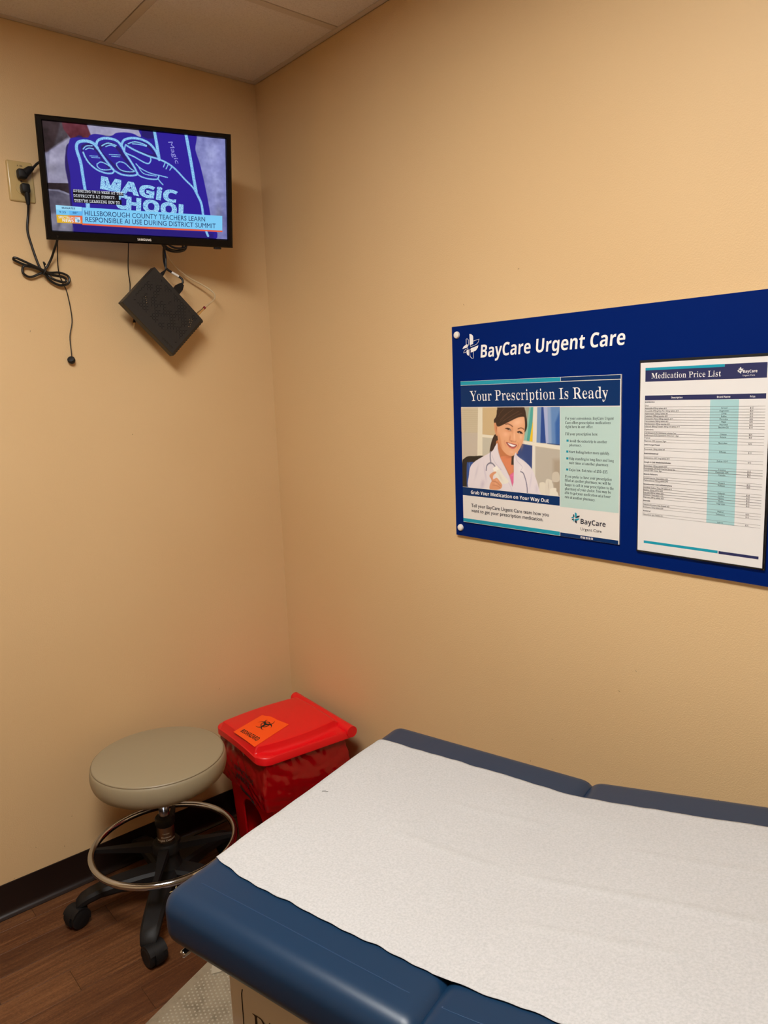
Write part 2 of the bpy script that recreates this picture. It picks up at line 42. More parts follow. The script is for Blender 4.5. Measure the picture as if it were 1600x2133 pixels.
S = json.loads(r'''{"tv":[["p",[118,116,142],0.00075,0,[[-0.2722,0.1532],[0.29,0.2102],[0.2838,-0.1544],[-0.3051,-0.1816]]],["p",[128,132,190],0.01124,0,[[0.1247,0.1578],[0.2894,0.1736],[0.2838,-0.1544],[0.1116,-0.1624]]],["b",[165,170,215],0.5,[0.2142,0.1003],0.02247,0.03371,0],["b",[155,160,205],0.5,[0.2283,0.0149],0.02622,0.04495,0],["b",[105,108,160],0.5,[0.1924,0.0463],0.01498,0.02996,30],["b",[100,104,150],0.6,[0.2401,-0.0149],0.01873,0.00936,0],["b",[110,112,160],0.5,[0.2315,0.1388],0.02247,0.01124,0],["b",[120,122,150],0.7,[0.2344,-0.0774],0.01498,0.04495,0],["p",[150,146,172],0.00524,0,[[-0.2457,0.0712],[-0.2143,0.1287],[-0.19,0.1071],[-0.2005,-0.0161],[-0.2613,-0.0205]]],["b",[95,92,108],0.6,[-0.2432,0.0229],0.02247,0.01498,0],["b",[168,166,192],0.6,[-0.2228,0.014],0.01873,0.02247,0],["p",[58,50,58],0.00674,0,[[-0.2622,0.1508],[-0.1926,0.1579],[-0.1934,0.1085],[-0.2307,0.0828],[-0.2603,0.063],[-0.2701,0.069]]],["p",[42,26,32],0.00599,0,[[-0.2622,0.1508],[-0.2102,0.1561],[-0.2182,0.1249],[-0.2339,0.0859],[-0.253,0.0671],[-0.2708,0.0621]]],["p",[160,156,186],0.003,0,[[-0.1419,0.1528],[0.0177,0.1616],[0.0156,0.1243],[-0.07,0.1252],[-0.1319,0.1211]]],["p",[84,26,40],0.003,0,[[-0.2087,0.1529],[-0.1422,0.1493],[-0.1321,0.1194],[-0.1436,0.1096],[-0.1866,0.1057],[-0.2049,0.1296]]],["p",[40,28,36],0.00187,0,[[-0.2644,-0.0165],[-0.2003,-0.0133],[-0.1891,-0.0296],[-0.1906,-0.0477],[-0.2201,-0.0354],[-0.259,-0.0338]]],["p",[92,88,106],0.00262,0,[[-0.2627,-0.0355],[-0.2274,-0.0366],[-0.1906,-0.0477],[-0.1937,-0.1503],[-0.2667,-0.154]]],["p",[130,128,150],0.00187,0,[[-0.2625,-0.033],[-0.2306,-0.0325],[-0.1958,-0.0444],[-0.2066,-0.0452],[-0.2345,-0.0371],[-0.2593,-0.0367]]],["p",[122,120,140],0.00674,0,[[-0.2652,-0.0993],[-0.1891,-0.0948],[-0.1937,-0.1503],[-0.2667,-0.154]]],["b",[80,78,92],0.6,[-0.239,-0.1269],0.00524,0.01873,20],["n"],["p",[32,18,92],0.00225,1,[[-0.1947,0.0929],[-0.205,0.0643],[-0.2087,0.0292],[-0.2042,-0.0164],[-0.2031,-0.0883],[-0.1985,-0.1413],[-0.1715,-0.1492],[-0.1515,0.1003]]],["p",[40,24,150],0.0015,1,[[-0.1926,0.0965],[-0.1846,0.1083],[-0.1577,0.1118],[-0.1404,0.1134],[-0.1357,0.119],[-0.1209,0.1246],[-0.0992,0.1238],[-0.0848,0.1217],[-0.0714,0.1257],[-0.0621,0.1322],[-0.0398,0.1364],[-0.0138,0.1354],[0.0083,0.129],[0.0137,0.1577],[0.1601,0.1612],[0.167,0.1073],[0.1808,0.0641],[0.1968,-0.0102],[0.2091,-0.0867],[0.2149,-0.1516],[0.0034,-0.1616],[-0.1716,-0.1511],[-0.1985,-0.1413],[-0.1982,-0.0735],[-0.1989,-0.0303],[-0.1974,0.0125],[-0.201,0.0612]]],["p",[30,18,104],0.0015,0,[[0.0107,0.1574],[0.046,0.1609],[0.0508,0.1294],[0.027,0.1254],[0.0103,0.1309]]],["p",[34,20,120],0.00674,0,[[-0.1983,-0.1173],[0.2163,-0.1297],[0.2156,-0.1576],[-0.207,-0.1771]]],["p",[36,18,104],0.0015,1,[[-0.1616,0.0855],[-0.1537,0.0949],[-0.1373,0.0981],[-0.1219,0.0873],[-0.104,0.0589],[-0.0844,0.0337],[-0.0916,0.026],[-0.1116,0.0298],[-0.1379,0.0437],[-0.1561,0.065]]],["p",[36,18,104],0.0015,1,[[-0.1109,0.0882],[-0.1009,0.1014],[-0.0786,0.1069],[-0.0607,0.0997],[-0.0435,0.0782],[-0.0196,0.0407],[-0.0165,0.0282],[-0.0394,0.0254],[-0.0615,0.032],[-0.0825,0.05]]],["p",[36,18,108],0.0015,1,[[-0.0382,0.1028],[-0.0227,0.1127],[0.0038,0.1158],[0.028,0.1094],[0.0461,0.0895],[0.0493,0.0771],[0.0171,0.0834],[-0.0126,0.0933]]],["p",[40,24,150],0.00075,1,[[-0.1575,0.0789],[-0.1454,0.0869],[-0.1241,0.0818],[-0.1045,0.0517],[-0.091,0.035],[-0.1062,0.0284],[-0.1343,0.044]]],["p",[40,24,150],0.00075,1,[[-0.1058,0.0834],[-0.0904,0.0953],[-0.0684,0.0937],[-0.0444,0.0638],[-0.0237,0.0349],[-0.0537,0.0362],[-0.0786,0.0539]]],["p",[40,24,150],0.00075,1,[[-0.0309,0.1006],[-0.0116,0.1094],[0.0184,0.1068],[0.042,0.0855],[0.006,0.0896]]],["l",[150,212,248],0.00824,1,[[-0.1591,-0.0311],[-0.1625,0.008],[-0.1659,0.0467],[-0.1729,0.0741],[-0.1729,0.0907],[-0.164,0.1005],[-0.144,0.1037],[-0.1264,0.0991],[-0.1164,0.0877]]],["l",[150,212,248],0.00674,1,[[-0.1197,0.092],[-0.115,0.1064],[-0.0999,0.1147],[-0.0779,0.1161],[-0.0581,0.1102],[-0.0445,0.0923]]],["l",[150,212,248],0.00637,1,[[-0.0487,0.1019],[-0.0411,0.1152],[-0.0221,0.1226],[0.0042,0.1229],[0.0302,0.1139],[0.0483,0.0951],[0.0569,0.0752]]],["l",[150,212,248],0.00562,1,[[-0.1213,0.0953],[-0.1099,0.0778],[-0.0933,0.0544],[-0.0746,0.0309]]],["l",[150,212,248],0.00449,1,[[-0.0727,0.0311],[-0.0807,0.0229],[-0.0993,0.0222],[-0.1226,0.0297],[-0.1415,0.0445],[-0.1518,0.0601],[-0.1566,0.0727]]],["l",[150,212,248],0.00562,1,[[-0.0476,0.1009],[-0.0413,0.0837],[-0.0276,0.0635],[-0.0139,0.0411],[-0.0082,0.0271]]],["l",[150,212,248],0.00487,1,[[-0.0699,0.0288],[-0.0546,0.022],[-0.0322,0.0201],[-0.013,0.023],[-0.007,0.0286]]],["l",[150,212,248],0.003,1,[[-0.1196,0.0452],[-0.11,0.0509],[-0.0939,0.0462],[-0.0805,0.0366],[-0.0912,0.0314],[-0.1104,0.031],[-0.1202,0.038],[-0.1207,0.0451]]],["l",[150,212,248],0.003,1,[[-0.0658,0.0506],[-0.0561,0.0561],[-0.0414,0.0526],[-0.0272,0.0401],[-0.0162,0.033],[-0.0372,0.0306],[-0.0557,0.0342],[-0.0651,0.0442],[-0.0661,0.0513]]],["l",[150,212,248],0.003,1,[[-0.1558,0.0818],[-0.1469,0.0903],[-0.1305,0.0924]]],["l",[150,212,248],0.00262,1,[[-0.1495,0.0806],[-0.1401,0.0856],[-0.1276,0.0843]]],["l",[150,212,248],0.00337,1,[[-0.1039,0.0948],[-0.0861,0.1034],[-0.0636,0.0991]]],["l",[150,212,248],0.003,1,[[-0.093,0.0937],[-0.0791,0.0988],[-0.0665,0.0957]]],["l",[150,212,248],0.00337,1,[[-0.0297,0.1071],[-0.0114,0.1137],[0.0073,0.1119],[0.0229,0.1068]]],["l",[150,212,248],0.003,1,[[-0.0174,0.1079],[0.0033,0.1079],[0.0221,0.1046]]],["l",[150,212,248],0.00187,1,[[-0.1399,0.065],[-0.1173,0.0659]]],["l",[150,212,248],0.00187,1,[[-0.1348,0.0612],[-0.1118,0.0618]]],["l",[150,212,248],0.00187,1,[[-0.0853,0.0735],[-0.0538,0.0745]]],["l",[150,212,248],0.00187,1,[[-0.0782,0.0692],[-0.0553,0.0694]]],["l",[150,212,248],0.00487,1,[[-0.0363,0.103],[-0.0127,0.0916],[0.017,0.0816],[0.032,0.0775],[0.0567,0.0723],[0.0816,0.0634],[0.1044,0.0487],[0.1311,0.0229],[0.1545,0.002],[0.1641,-0.0124]]],["l",[150,212,248],0.00712,1,[[0.163,-0.0087],[0.1794,-0.042],[0.1845,-0.0764],[0.1884,-0.1114],[0.1984,-0.1385]]],["l",[150,212,248],0.00375,1,[[-0.0375,0.1029],[-0.0405,0.0909],[-0.0377,0.0815],[-0.0138,0.0729],[0.012,0.0606],[0.0264,0.0582],[0.033,0.0674],[0.032,0.0767]]],["l",[150,212,248],0.003,1,[[-0.0104,0.0541],[0.0033,0.0425],[0.0296,0.0318],[0.0603,0.0268],[0.0797,0.0235]]],["l",[150,212,248],0.00375,1,[[-0.009,0.0263],[0.0058,0.019],[0.0287,0.0152],[0.0501,0.0168],[0.0545,0.0264]]],["l",[150,212,248],0.00262,1,[[-0.004,0.0474],[0.0102,0.0292],[0.0466,0.025]]],["l",[150,212,248],0.00337,1,[[0.0502,0.0198],[0.0575,0.01],[0.0654,0.0024]]],["l",[150,212,248],0.003,1,[[0.0746,0.0636],[0.0693,0.0522]]],["l",[150,212,248],0.003,1,[[0.0842,0.0607],[0.0769,0.0476]]],["l",[150,212,248],0.003,1,[[0.0953,0.0553],[0.0877,0.0448]]],["l",[150,212,248],0.00861,1,[[0.0473,0.1504],[0.0535,0.1081],[0.0579,0.0717]]],["l",[150,212,248],0.00899,1,[[0.14,0.1485],[0.1513,0.0802],[0.16,0.0213],[0.1654,-0.0104]]],["l",[150,212,248],0.01124,1,[[-0.1552,-0.0598],[-0.1555,-0.0781]]],["p",[18,16,26],0.00037,0,[[-0.1934,-0.0288],[-0.0519,-0.0281],[-0.0517,-0.0365],[-0.0736,-0.0365],[-0.0737,-0.0494],[-0.0586,-0.0499],[-0.0591,-0.0632],[-0.1939,-0.0649]]],["p",[128,206,250],0.00037,0,[[-0.1712,-0.0772],[0.2449,-0.0768],[0.2439,-0.1203],[-0.1737,-0.1215]]],["p",[232,72,60],0.00037,0,[[-0.1748,-0.1219],[0.0134,-0.123],[0.0132,-0.1272],[-0.1752,-0.126]]],["p",[240,118,62],0.00037,0,[[0.0134,-0.123],[0.2444,-0.1207],[0.2443,-0.1247],[0.0132,-0.1272]]],["p",[156,220,250],0.00037,0,[[-0.244,-0.0749],[-0.1722,-0.0762],[-0.1729,-0.0887],[-0.2441,-0.0879]]],["p",[120,200,246],0.00037,0,[[-0.2441,-0.0879],[-0.1729,-0.0887],[-0.1731,-0.1012],[-0.2443,-0.1013]]],["p",[96,184,246],0.00037,0,[[-0.2085,-0.0879],[-0.1729,-0.0887],[-0.1731,-0.1012],[-0.2086,-0.101]]],["p",[228,178,36],0.00037,0,[[-0.2443,-0.1017],[-0.1732,-0.1015],[-0.1745,-0.123],[-0.2441,-0.1235]]],["p",[236,120,48],0.00524,0,[[-0.2116,-0.1023],[-0.1732,-0.1015],[-0.1745,-0.1226],[-0.2024,-0.1223]]],["p",[236,92,56],0.003,0,[[-0.197,-0.1026],[-0.1732,-0.1015],[-0.1737,-0.1122],[-0.187,-0.113]]],["p",[214,232,246],0.00037,0,[[-0.1947,-0.1046],[-0.1793,-0.1048],[-0.1798,-0.12],[-0.1948,-0.1197]]],["p",[150,210,245],0.00037,0,[[-0.1897,-0.1102],[-0.1845,-0.1103],[-0.1849,-0.1195],[-0.1897,-0.1194]]]],"ph":[["p",[206,190,158],0.0,0,[[0.9743,1.5627],[1.3419,1.5595],[1.3424,1.3173],[0.9659,1.2833]]],["p",[205,192,162],0.00081,0,[[0.9819,1.559],[1.0527,1.5585],[1.0503,1.4854],[0.9797,1.485]]],["l",[186,172,142],0.00141,0,[[0.9866,1.547],[1.0517,1.5468]]],["l",[186,172,142],0.00141,0,[[0.9865,1.5415],[1.0516,1.5414]]],["l",[186,172,142],0.00141,0,[[0.9863,1.536],[1.0515,1.536]]],["l",[186,172,142],0.00141,0,[[0.9861,1.5304],[1.0514,1.5306]]],["l",[186,172,142],0.00141,0,[[0.986,1.5249],[1.0512,1.5252]]],["l",[186,172,142],0.00141,0,[[0.9858,1.5194],[1.0511,1.5198]]],["l",[186,172,142],0.00141,0,[[0.9857,1.5138],[1.051,1.5144]]],["l",[186,172,142],0.00141,0,[[0.9855,1.5083],[1.0509,1.5089]]],["l",[186,172,142],0.00141,0,[[0.9853,1.5027],[1.0507,1.5035]]],["l",[186,172,142],0.00141,0,[[0.9852,1.4971],[1.0506,1.4981]]],["l",[186,172,142],0.00141,0,[[0.985,1.4916],[1.0505,1.4926]]],["l",[186,172,142],0.00141,0,[[0.9849,1.486],[1.0503,1.4872]]],["p",[198,186,168],0.00162,0,[[0.9797,1.484],[1.0503,1.4854],[1.0476,1.4113],[0.9774,1.408]]],["p",[230,222,198],0.00162,0,[[1.052,1.5585],[1.0684,1.5583],[1.0648,1.4157],[1.0457,1.4149]]],["p",[206,180,136],0.00202,0,[[1.0684,1.5583],[1.1315,1.5579],[1.1213,1.4947],[1.1071,1.4785],[1.0667,1.4812]]],["p",[198,192,172],0.00162,0,[[1.0665,1.473],[1.1116,1.4714],[1.0992,1.4335],[1.0654,1.4212]]],["p",[232,224,202],0.00121,0,[[1.0655,1.4808],[1.1141,1.4783],[1.1093,1.471],[1.0653,1.4736]]],["p",[160,160,138],0.00202,0,[[1.2027,1.5573],[1.2326,1.5571],[1.2172,1.4928],[1.2062,1.4686],[1.2018,1.4685]]],["p",[140,190,172],0.00101,0,[[1.2284,1.5571],[1.2358,1.5571],[1.2191,1.4681],[1.2101,1.4688],[1.2195,1.5082]]],["p",[78,166,156],0.00101,0,[[1.2337,1.5571],[1.2415,1.557],[1.2376,1.5134],[1.2281,1.4667],[1.2191,1.4676]]],["p",[236,196,38],0.00101,0,[[1.2387,1.516],[1.2408,1.5135],[1.2383,1.4658],[1.2281,1.4672]]],["p",[224,219,206],0.00121,0,[[1.2411,1.557],[1.254,1.5569],[1.2514,1.4631],[1.2379,1.4653]]],["p",[118,148,188],0.00121,0,[[1.2536,1.5569],[1.2676,1.5568],[1.2677,1.4636],[1.2506,1.4639]]],["p",[30,70,142],0.00101,0,[[1.2664,1.5568],[1.2738,1.5568],[1.2813,1.463],[1.2627,1.4634]]],["p",[168,178,212],0.00101,0,[[1.2726,1.5568],[1.2848,1.5567],[1.289,1.4622],[1.28,1.4631]]],["p",[140,166,202],0.00121,0,[[1.2848,1.5567],[1.3065,1.5565],[1.3104,1.4612],[1.2882,1.4622]]],["p",[96,136,188],0.00606,0,[[1.2945,1.5566],[1.3263,1.5564],[1.3264,1.4604],[1.2984,1.4612]]],["p",[48,98,166],0.00606,0,[[1.3085,1.5141],[1.3282,1.5564],[1.3283,1.4596],[1.3104,1.4612]]],["p",[25,50,105],0.00081,0,[[1.2841,1.4631],[1.3224,1.4616],[1.3224,1.4593],[1.2841,1.4611]]],["p",[230,224,206],0.00101,0,[[1.204,1.4677],[1.2405,1.4645],[1.3264,1.4584],[1.3264,1.4476],[1.2383,1.4556],[1.2028,1.4596]]],["p",[46,70,126],0.00121,0,[[1.2017,1.4596],[1.2374,1.4556],[1.2357,1.3943],[1.1838,1.4298]]],["p",[188,180,164],0.00202,0,[[1.2457,1.4536],[1.3264,1.4473],[1.3265,1.326],[1.2566,1.3268],[1.2452,1.3776]]],["p",[170,156,136],0.01212,0,[[1.3024,1.4231],[1.3343,1.4246],[1.3345,1.325],[1.3023,1.3222]]],["p",[226,222,210],0.00121,0,[[1.2374,1.4556],[1.2467,1.4545],[1.2458,1.3691],[1.2353,1.3942]]],["p",[205,196,178],0.00121,1,[[1.3013,1.3887],[1.3185,1.3906],[1.3205,1.3691],[1.3003,1.3677]]],["p",[224,218,200],0.00101,1,[[1.2588,1.3545],[1.262,1.3616],[1.2752,1.3625],[1.2787,1.3543],[1.28,1.3288],[1.2598,1.3271]]],["p",[220,214,197],0.00101,1,[[1.2798,1.3688],[1.2972,1.37],[1.2993,1.3642],[1.3027,1.356],[1.3027,1.3273],[1.2796,1.3253]]],["p",[230,225,208],0.00081,1,[[1.2945,1.3487],[1.3108,1.3507],[1.3124,1.3433],[1.3169,1.3378],[1.3169,1.3251],[1.291,1.3229],[1.2925,1.34]]],["b",[178,166,146],0.5,[1.288,1.355],0.00162,0.01212,0],["p",[40,36,32],0.00081,1,[[0.988,1.3991],[0.9955,1.4108],[1.0109,1.4183],[1.0335,1.4199],[1.069,1.4214],[1.038,1.4035],[1.0202,1.3896],[1.0112,1.3309],[0.9829,1.3288]]],["p",[42,78,146],0.00081,1,[[1.0058,1.3953],[1.013,1.4009],[1.0306,1.4025],[1.0202,1.3896],[1.0133,1.363],[1.0111,1.3271],[1.0039,1.3265]]],["b",[120,150,200],0.7,[1.0153,1.393],0.00242,0.0101,0],["p",[58,40,31],0.00081,1,[[1.1118,1.4821],[1.1224,1.477],[1.1224,1.4522],[1.1016,1.4372],[1.092,1.4323],[1.0947,1.4495],[1.1022,1.4694]]],["b",[95,72,52],0.5,[1.1067,1.4588],0.00162,0.01414,20],["p",[58,40,31],0.00081,1,[[1.1281,1.5579],[1.2038,1.5573],[1.2144,1.5403],[1.2196,1.5234],[1.2207,1.5065],[1.2177,1.4963],[1.2118,1.4907],[1.2088,1.5132],[1.1536,1.5126],[1.1215,1.5035],[1.1111,1.5096],[1.1083,1.5202],[1.1161,1.5299],[1.121,1.5457]]],["p",[216,150,106],0.00061,1,[[1.1095,1.5122],[1.1181,1.5114],[1.1242,1.5],[1.1225,1.4823],[1.1164,1.4783],[1.1119,1.4874],[1.1093,1.4998]]],["b",[172,96,60],0.8,[1.1167,1.4982],0.00202,0.00909,0],["p",[196,122,78],0.00081,1,[[1.119,1.4663],[1.1883,1.437],[1.1782,1.4261],[1.1754,1.3803],[1.1618,1.3706],[1.1428,1.3961],[1.1225,1.4273]]],["p",[222,136,96],0.00283,1,[[1.1293,1.4204],[1.1523,1.425],[1.1681,1.4257],[1.1721,1.3872],[1.1619,1.3759],[1.1473,1.3964]]],["b",[165,95,58],0.6,[1.1659,1.4247],0.01818,0.00485,-10],["p",[58,44,38],0.00061,0,[[1.1686,1.4266],[1.1776,1.4296],[1.1757,1.4023],[1.1667,1.4027]]],["p",[230,170,128],0.00061,1,[[1.1205,1.5035],[1.14,1.5143],[1.1671,1.5214],[1.1893,1.5287],[1.2089,1.5302],[1.2142,1.5183],[1.2147,1.503],[1.2111,1.4842],[1.2072,1.467],[1.1972,1.4477],[1.1861,1.4343],[1.1738,1.4268],[1.1625,1.4261],[1.1501,1.4302],[1.1354,1.442],[1.1253,1.4576],[1.1209,1.4735]]],["b",[246,198,162],0.75,[1.1892,1.5147],0.01919,0.0101,-15],["b",[244,190,152],0.7,[1.1486,1.4829],0.01111,0.00808,0],["b",[244,196,158],0.6,[1.1997,1.4771],0.00566,0.00808,0],["b",[206,130,84],0.6,[1.1278,1.4665],0.00444,0.02222,-15],["b",[238,186,150],0.7,[1.1683,1.4362],0.00909,0.00485,0],["b",[214,142,98],0.5,[1.2039,1.4548],0.00485,0.01414,15],["b",[204,132,92],0.45,[1.1713,1.4955],0.00404,0.01212,0],["b",[250,206,172],0.6,[1.1782,1.4783],0.00283,0.01212,0],["b",[200,120,80],0.55,[1.1632,1.4736],0.00283,0.00808,10],["b",[196,116,78],0.7,[1.172,1.4651],0.00909,0.00202,10],["l",[122,76,54],0.00263,1,[[1.149,1.5095],[1.1569,1.5106],[1.1658,1.5076],[1.1725,1.5038]]],["l",[132,84,60],0.00263,1,[[1.1907,1.4979],[1.1989,1.5004],[1.206,1.4995],[1.2097,1.4968]]],["p",[52,28,20],0.0004,1,[[1.1461,1.4989],[1.1556,1.5001],[1.1635,1.4982],[1.1681,1.493],[1.1612,1.4939],[1.1533,1.4963]]],["p",[48,26,20],0.0004,1,[[1.1871,1.4902],[1.1955,1.4925],[1.2025,1.4902],[1.2063,1.4855],[1.1987,1.486],[1.1915,1.4869]]],["b",[240,232,226],0.95,[1.1634,1.495],0.00222,0.00141,30],["b",[240,232,226],0.95,[1.195,1.4875],0.00263,0.00121,10],["l",[190,120,84],0.00101,1,[[1.1533,1.4931],[1.1623,1.491],[1.1685,1.4913]]],["p",[206,108,98],0.0004,1,[[1.1492,1.4619],[1.1619,1.4608],[1.1753,1.4588],[1.1868,1.4557],[1.1829,1.4493],[1.174,1.4448],[1.1617,1.4479],[1.1539,1.455]]],["p",[120,50,44],0.0003,1,[[1.1506,1.4615],[1.163,1.4595],[1.1752,1.457],[1.1859,1.4553],[1.1801,1.4502],[1.1707,1.4489],[1.1595,1.4525]]],["p",[248,240,238],0.0003,1,[[1.1546,1.4597],[1.163,1.4586],[1.1741,1.4561],[1.1828,1.4541],[1.177,1.4513],[1.1696,1.4509],[1.1618,1.454]]],["l",[196,124,86],0.00121,1,[[1.1624,1.471],[1.1637,1.4665],[1.1697,1.4642]]],["l",[206,136,98],0.00101,1,[[1.1834,1.468],[1.1838,1.4646],[1.1802,1.4631]]],["b",[190,116,74],0.55,[1.1275,1.4506],0.00687,0.01616,-25],["b",[206,132,88],0.5,[1.1912,1.4544],0.00222,0.00808,20],["l",[206,132,94],0.00081,1,[[1.1456,1.467],[1.1437,1.4599],[1.1504,1.4513]]],["l",[208,134,96],0.00081,1,[[1.1886,1.463],[1.1916,1.4562],[1.1862,1.4473]]],["b",[224,150,110],0.5,[1.1533,1.4917],0.0101,0.00404,15],["b",[150,80,54],0.8,[1.1682,1.4655],0.00182,0.00101,0],["b",[150,80,54],0.8,[1.1802,1.464],0.00141,0.00101,0],["p",[58,40,31],0.00081,1,[[1.1158,1.5123],[1.1214,1.5032],[1.1353,1.5063],[1.1536,1.5133],[1.1693,1.5194],[1.1871,1.5263],[1.2046,1.5295],[1.2136,1.5271],[1.2163,1.5132],[1.2203,1.5099],[1.2179,1.5302],[1.2048,1.5539],[1.1281,1.5544],[1.1184,1.5299]]],["p",[58,40,31],0.00061,1,[[1.2128,1.5276],[1.2195,1.515],[1.2207,1.5065],[1.2177,1.4963],[1.212,1.4907],[1.2139,1.5081]]],["l",[104,78,60],0.00101,1,[[1.131,1.5212],[1.1494,1.5352],[1.1764,1.549]]],["l",[92,66,50],0.00162,1,[[1.14,1.5177],[1.1673,1.5318],[1.1939,1.5438]]],["l",[86,60,46],0.00162,1,[[1.1582,1.5196],[1.185,1.5318],[1.2047,1.5387]]],["l",[110,84,62],0.00081,1,[[1.1242,1.5299],[1.1336,1.5422],[1.1451,1.5508]]],["l",[84,60,46],0.00141,1,[[1.1262,1.5124],[1.1401,1.5247],[1.1539,1.5369]]],["p",[228,220,224],0.00081,1,[[1.1195,1.4583],[1.1112,1.4501],[1.0992,1.4353],[1.0654,1.4194],[1.0356,1.4043],[1.019,1.3886],[1.0134,1.3667],[1.0131,1.3272],[1.09,1.3258],[1.1691,1.3249],[1.2608,1.3237],[1.2588,1.3408],[1.2504,1.366],[1.2357,1.3943],[1.2143,1.4121],[1.1882,1.4265],[1.1839,1.4359],[1.1782,1.4296],[1.1752,1.4172],[1.1748,1.382],[1.1705,1.3446],[1.1595,1.3705],[1.1439,1.3962],[1.1293,1.4186],[1.1215,1.4379]]],["p",[224,106,154],0.00061,0,[[1.1602,1.3741],[1.1748,1.3838],[1.174,1.3555],[1.1698,1.3442]]],["b",[240,150,185],0.6,[1.1697,1.3746],0.00404,0.00202,-30],["b",[196,186,202],0.7,[1.0637,1.3422],0.00808,0.01414,20],["b",[206,196,210],0.7,[1.0741,1.3742],0.00364,0.02424,-10],["b",[204,196,206],0.6,[1.0423,1.3759],0.00404,0.02424,20],["b",[238,232,232],0.7,[1.2011,1.3923],0.01212,0.02424,0],["b",[206,198,212],0.6,[1.2312,1.3629],0.00283,0.02424,10],["b",[200,190,206],0.5,[1.2503,1.3453],0.00606,0.01212,0],["l",[196,186,200],0.00141,1,[[1.1216,1.4415],[1.1293,1.4186],[1.1439,1.3962],[1.1595,1.3705],[1.1698,1.3442]]],["l",[198,190,204],0.00121,1,[[1.099,1.4263],[1.1104,1.4052],[1.1311,1.3884],[1.1288,1.3873]]],["l",[190,180,196],0.00101,1,[[1.1838,1.4333],[1.1848,1.4159],[1.2033,1.3994],[1.1966,1.3868]]],["l",[206,198,208],0.00121,1,[[1.1491,1.3627],[1.1626,1.3458],[1.1692,1.332]]],["l",[140,136,152],0.00404,1,[[1.0949,1.4342],[1.0933,1.4224],[1.0951,1.4054]]],["l",[116,114,130],0.00343,1,[[1.0781,1.3826],[1.0808,1.3955],[1.0896,1.4027],[1.1009,1.4026],[1.1114,1.3936]]],["l",[176,172,188],0.00101,1,[[1.0796,1.3845],[1.0822,1.3947],[1.0902,1.4006],[1.1004,1.4007]]],["l",[104,100,122],0.00263,1,[[1.1984,1.3859],[1.2071,1.3822],[1.2139,1.367],[1.2186,1.3499],[1.2197,1.3307]]],["l",[170,165,182],0.00081,1,[[1.2075,1.3787],[1.2135,1.3652],[1.2173,1.3498]]],["p",[234,230,216],0.00061,1,[[1.1054,1.3851],[1.123,1.3906],[1.1378,1.3744],[1.1571,1.3578],[1.149,1.351],[1.1328,1.3499],[1.1179,1.3624],[1.1063,1.3725]]],["p",[244,240,230],0.00061,0,[[1.1012,1.3888],[1.1155,1.3979],[1.1242,1.3883],[1.1081,1.3795]]],["b",[214,208,194],0.6,[1.1285,1.3667],0.00404,0.01616,-35],["p",[222,156,116],0.00061,1,[[1.0898,1.3678],[1.0976,1.3763],[1.11,1.381],[1.1142,1.378],[1.1039,1.3702],[1.103,1.3596],[1.1156,1.364],[1.126,1.3557],[1.1342,1.3455],[1.1289,1.335],[1.1091,1.3305],[1.0901,1.3313],[1.0918,1.346],[1.0977,1.3556]]],["l",[180,108,74],0.00121,1,[[1.0989,1.3538],[1.1142,1.3522],[1.1281,1.3432]]],["l",[186,112,78],0.00101,1,[[1.0998,1.343],[1.1164,1.3424],[1.128,1.3369]]],["l",[190,118,84],0.00101,1,[[1.0977,1.3556],[1.0943,1.3663]]],["b",[240,186,150],0.6,[1.1155,1.3577],0.00485,0.00283,25],["b",[238,182,146],0.6,[1.1118,1.3475],0.00485,0.00242,20]]}''')

# ------------------------------------------------------------------ materials
def lin(c):
    out = []
    for v in c[:3]:
        v = v/255
        out.append(v/12.92 if v <= .04045 else ((v+.055)/1.055)**2.4)
    return (*out, 1)

def mat(name, col, rough=.5, metal=0, spec=.5, **kw):
    mt = bpy.data.materials.new(name); mt.use_nodes = True
    b = mt.node_tree.nodes['Principled BSDF']
    b.inputs['Base Color'].default_value = lin(col)
    b.inputs['Roughness'].default_value = rough
    b.inputs['Metallic'].default_value = metal
    b.inputs['Specular IOR Level'].default_value = spec
    for k, v in kw.items():
        b.inputs[k.replace('_', ' ')].default_value = v
    return mt

def N(mt, t, **kw):
    n = mt.node_tree.nodes.new(t)
    for k, v in kw.items():
        setattr(n, k, v)
    return n

def link(mt, a, b):
    mt.node_tree.links.new(a, b)

def bsdf(mt):
    return mt.node_tree.nodes['Principled BSDF']

def coords(mt, kind='Object', scale=(1, 1, 1)):
    tc = N(mt, 'ShaderNodeTexCoord'); mp = N(mt, 'ShaderNodeMapping')
    mp.inputs['Scale'].default_value = scale
    link(mt, tc.outputs[kind], mp.inputs['Vector'])
    return mp.outputs['Vector']

def noisetex(mt, vec, scale, detail=3, rough=.5):
    n = N(mt, 'ShaderNodeTexNoise')
    n.inputs['Scale'].default_value = scale; n.inputs['Detail'].default_value = detail
    n.inputs['Roughness'].default_value = rough
    link(mt, vec, n.inputs['Vector'])
    return n.outputs['Fac']

def bump(mt, fac, strength, dist, prev=None):
    b = N(mt, 'ShaderNodeBump')
    b.inputs['Strength'].default_value = strength; b.inputs['Distance'].default_value = dist
    link(mt, fac, b.inputs['Height'])
    if prev is not None: link(mt, prev, b.inputs['Normal'])
    link(mt, b.outputs['Normal'], bsdf(mt).inputs['Normal'])
    return b.outputs['Normal']

def ramp(mt, fac, stops):
    r = N(mt, 'ShaderNodeValToRGB')
    els = r.color_ramp.elements
    while len(els) < len(stops): els.new(.5)
    for e, (p_, c_) in zip(els, stops):
        e.position = p_; e.color = lin(c_)
    link(mt, fac, r.inputs['Fac'])
    return r.outputs['Color']

M = {}
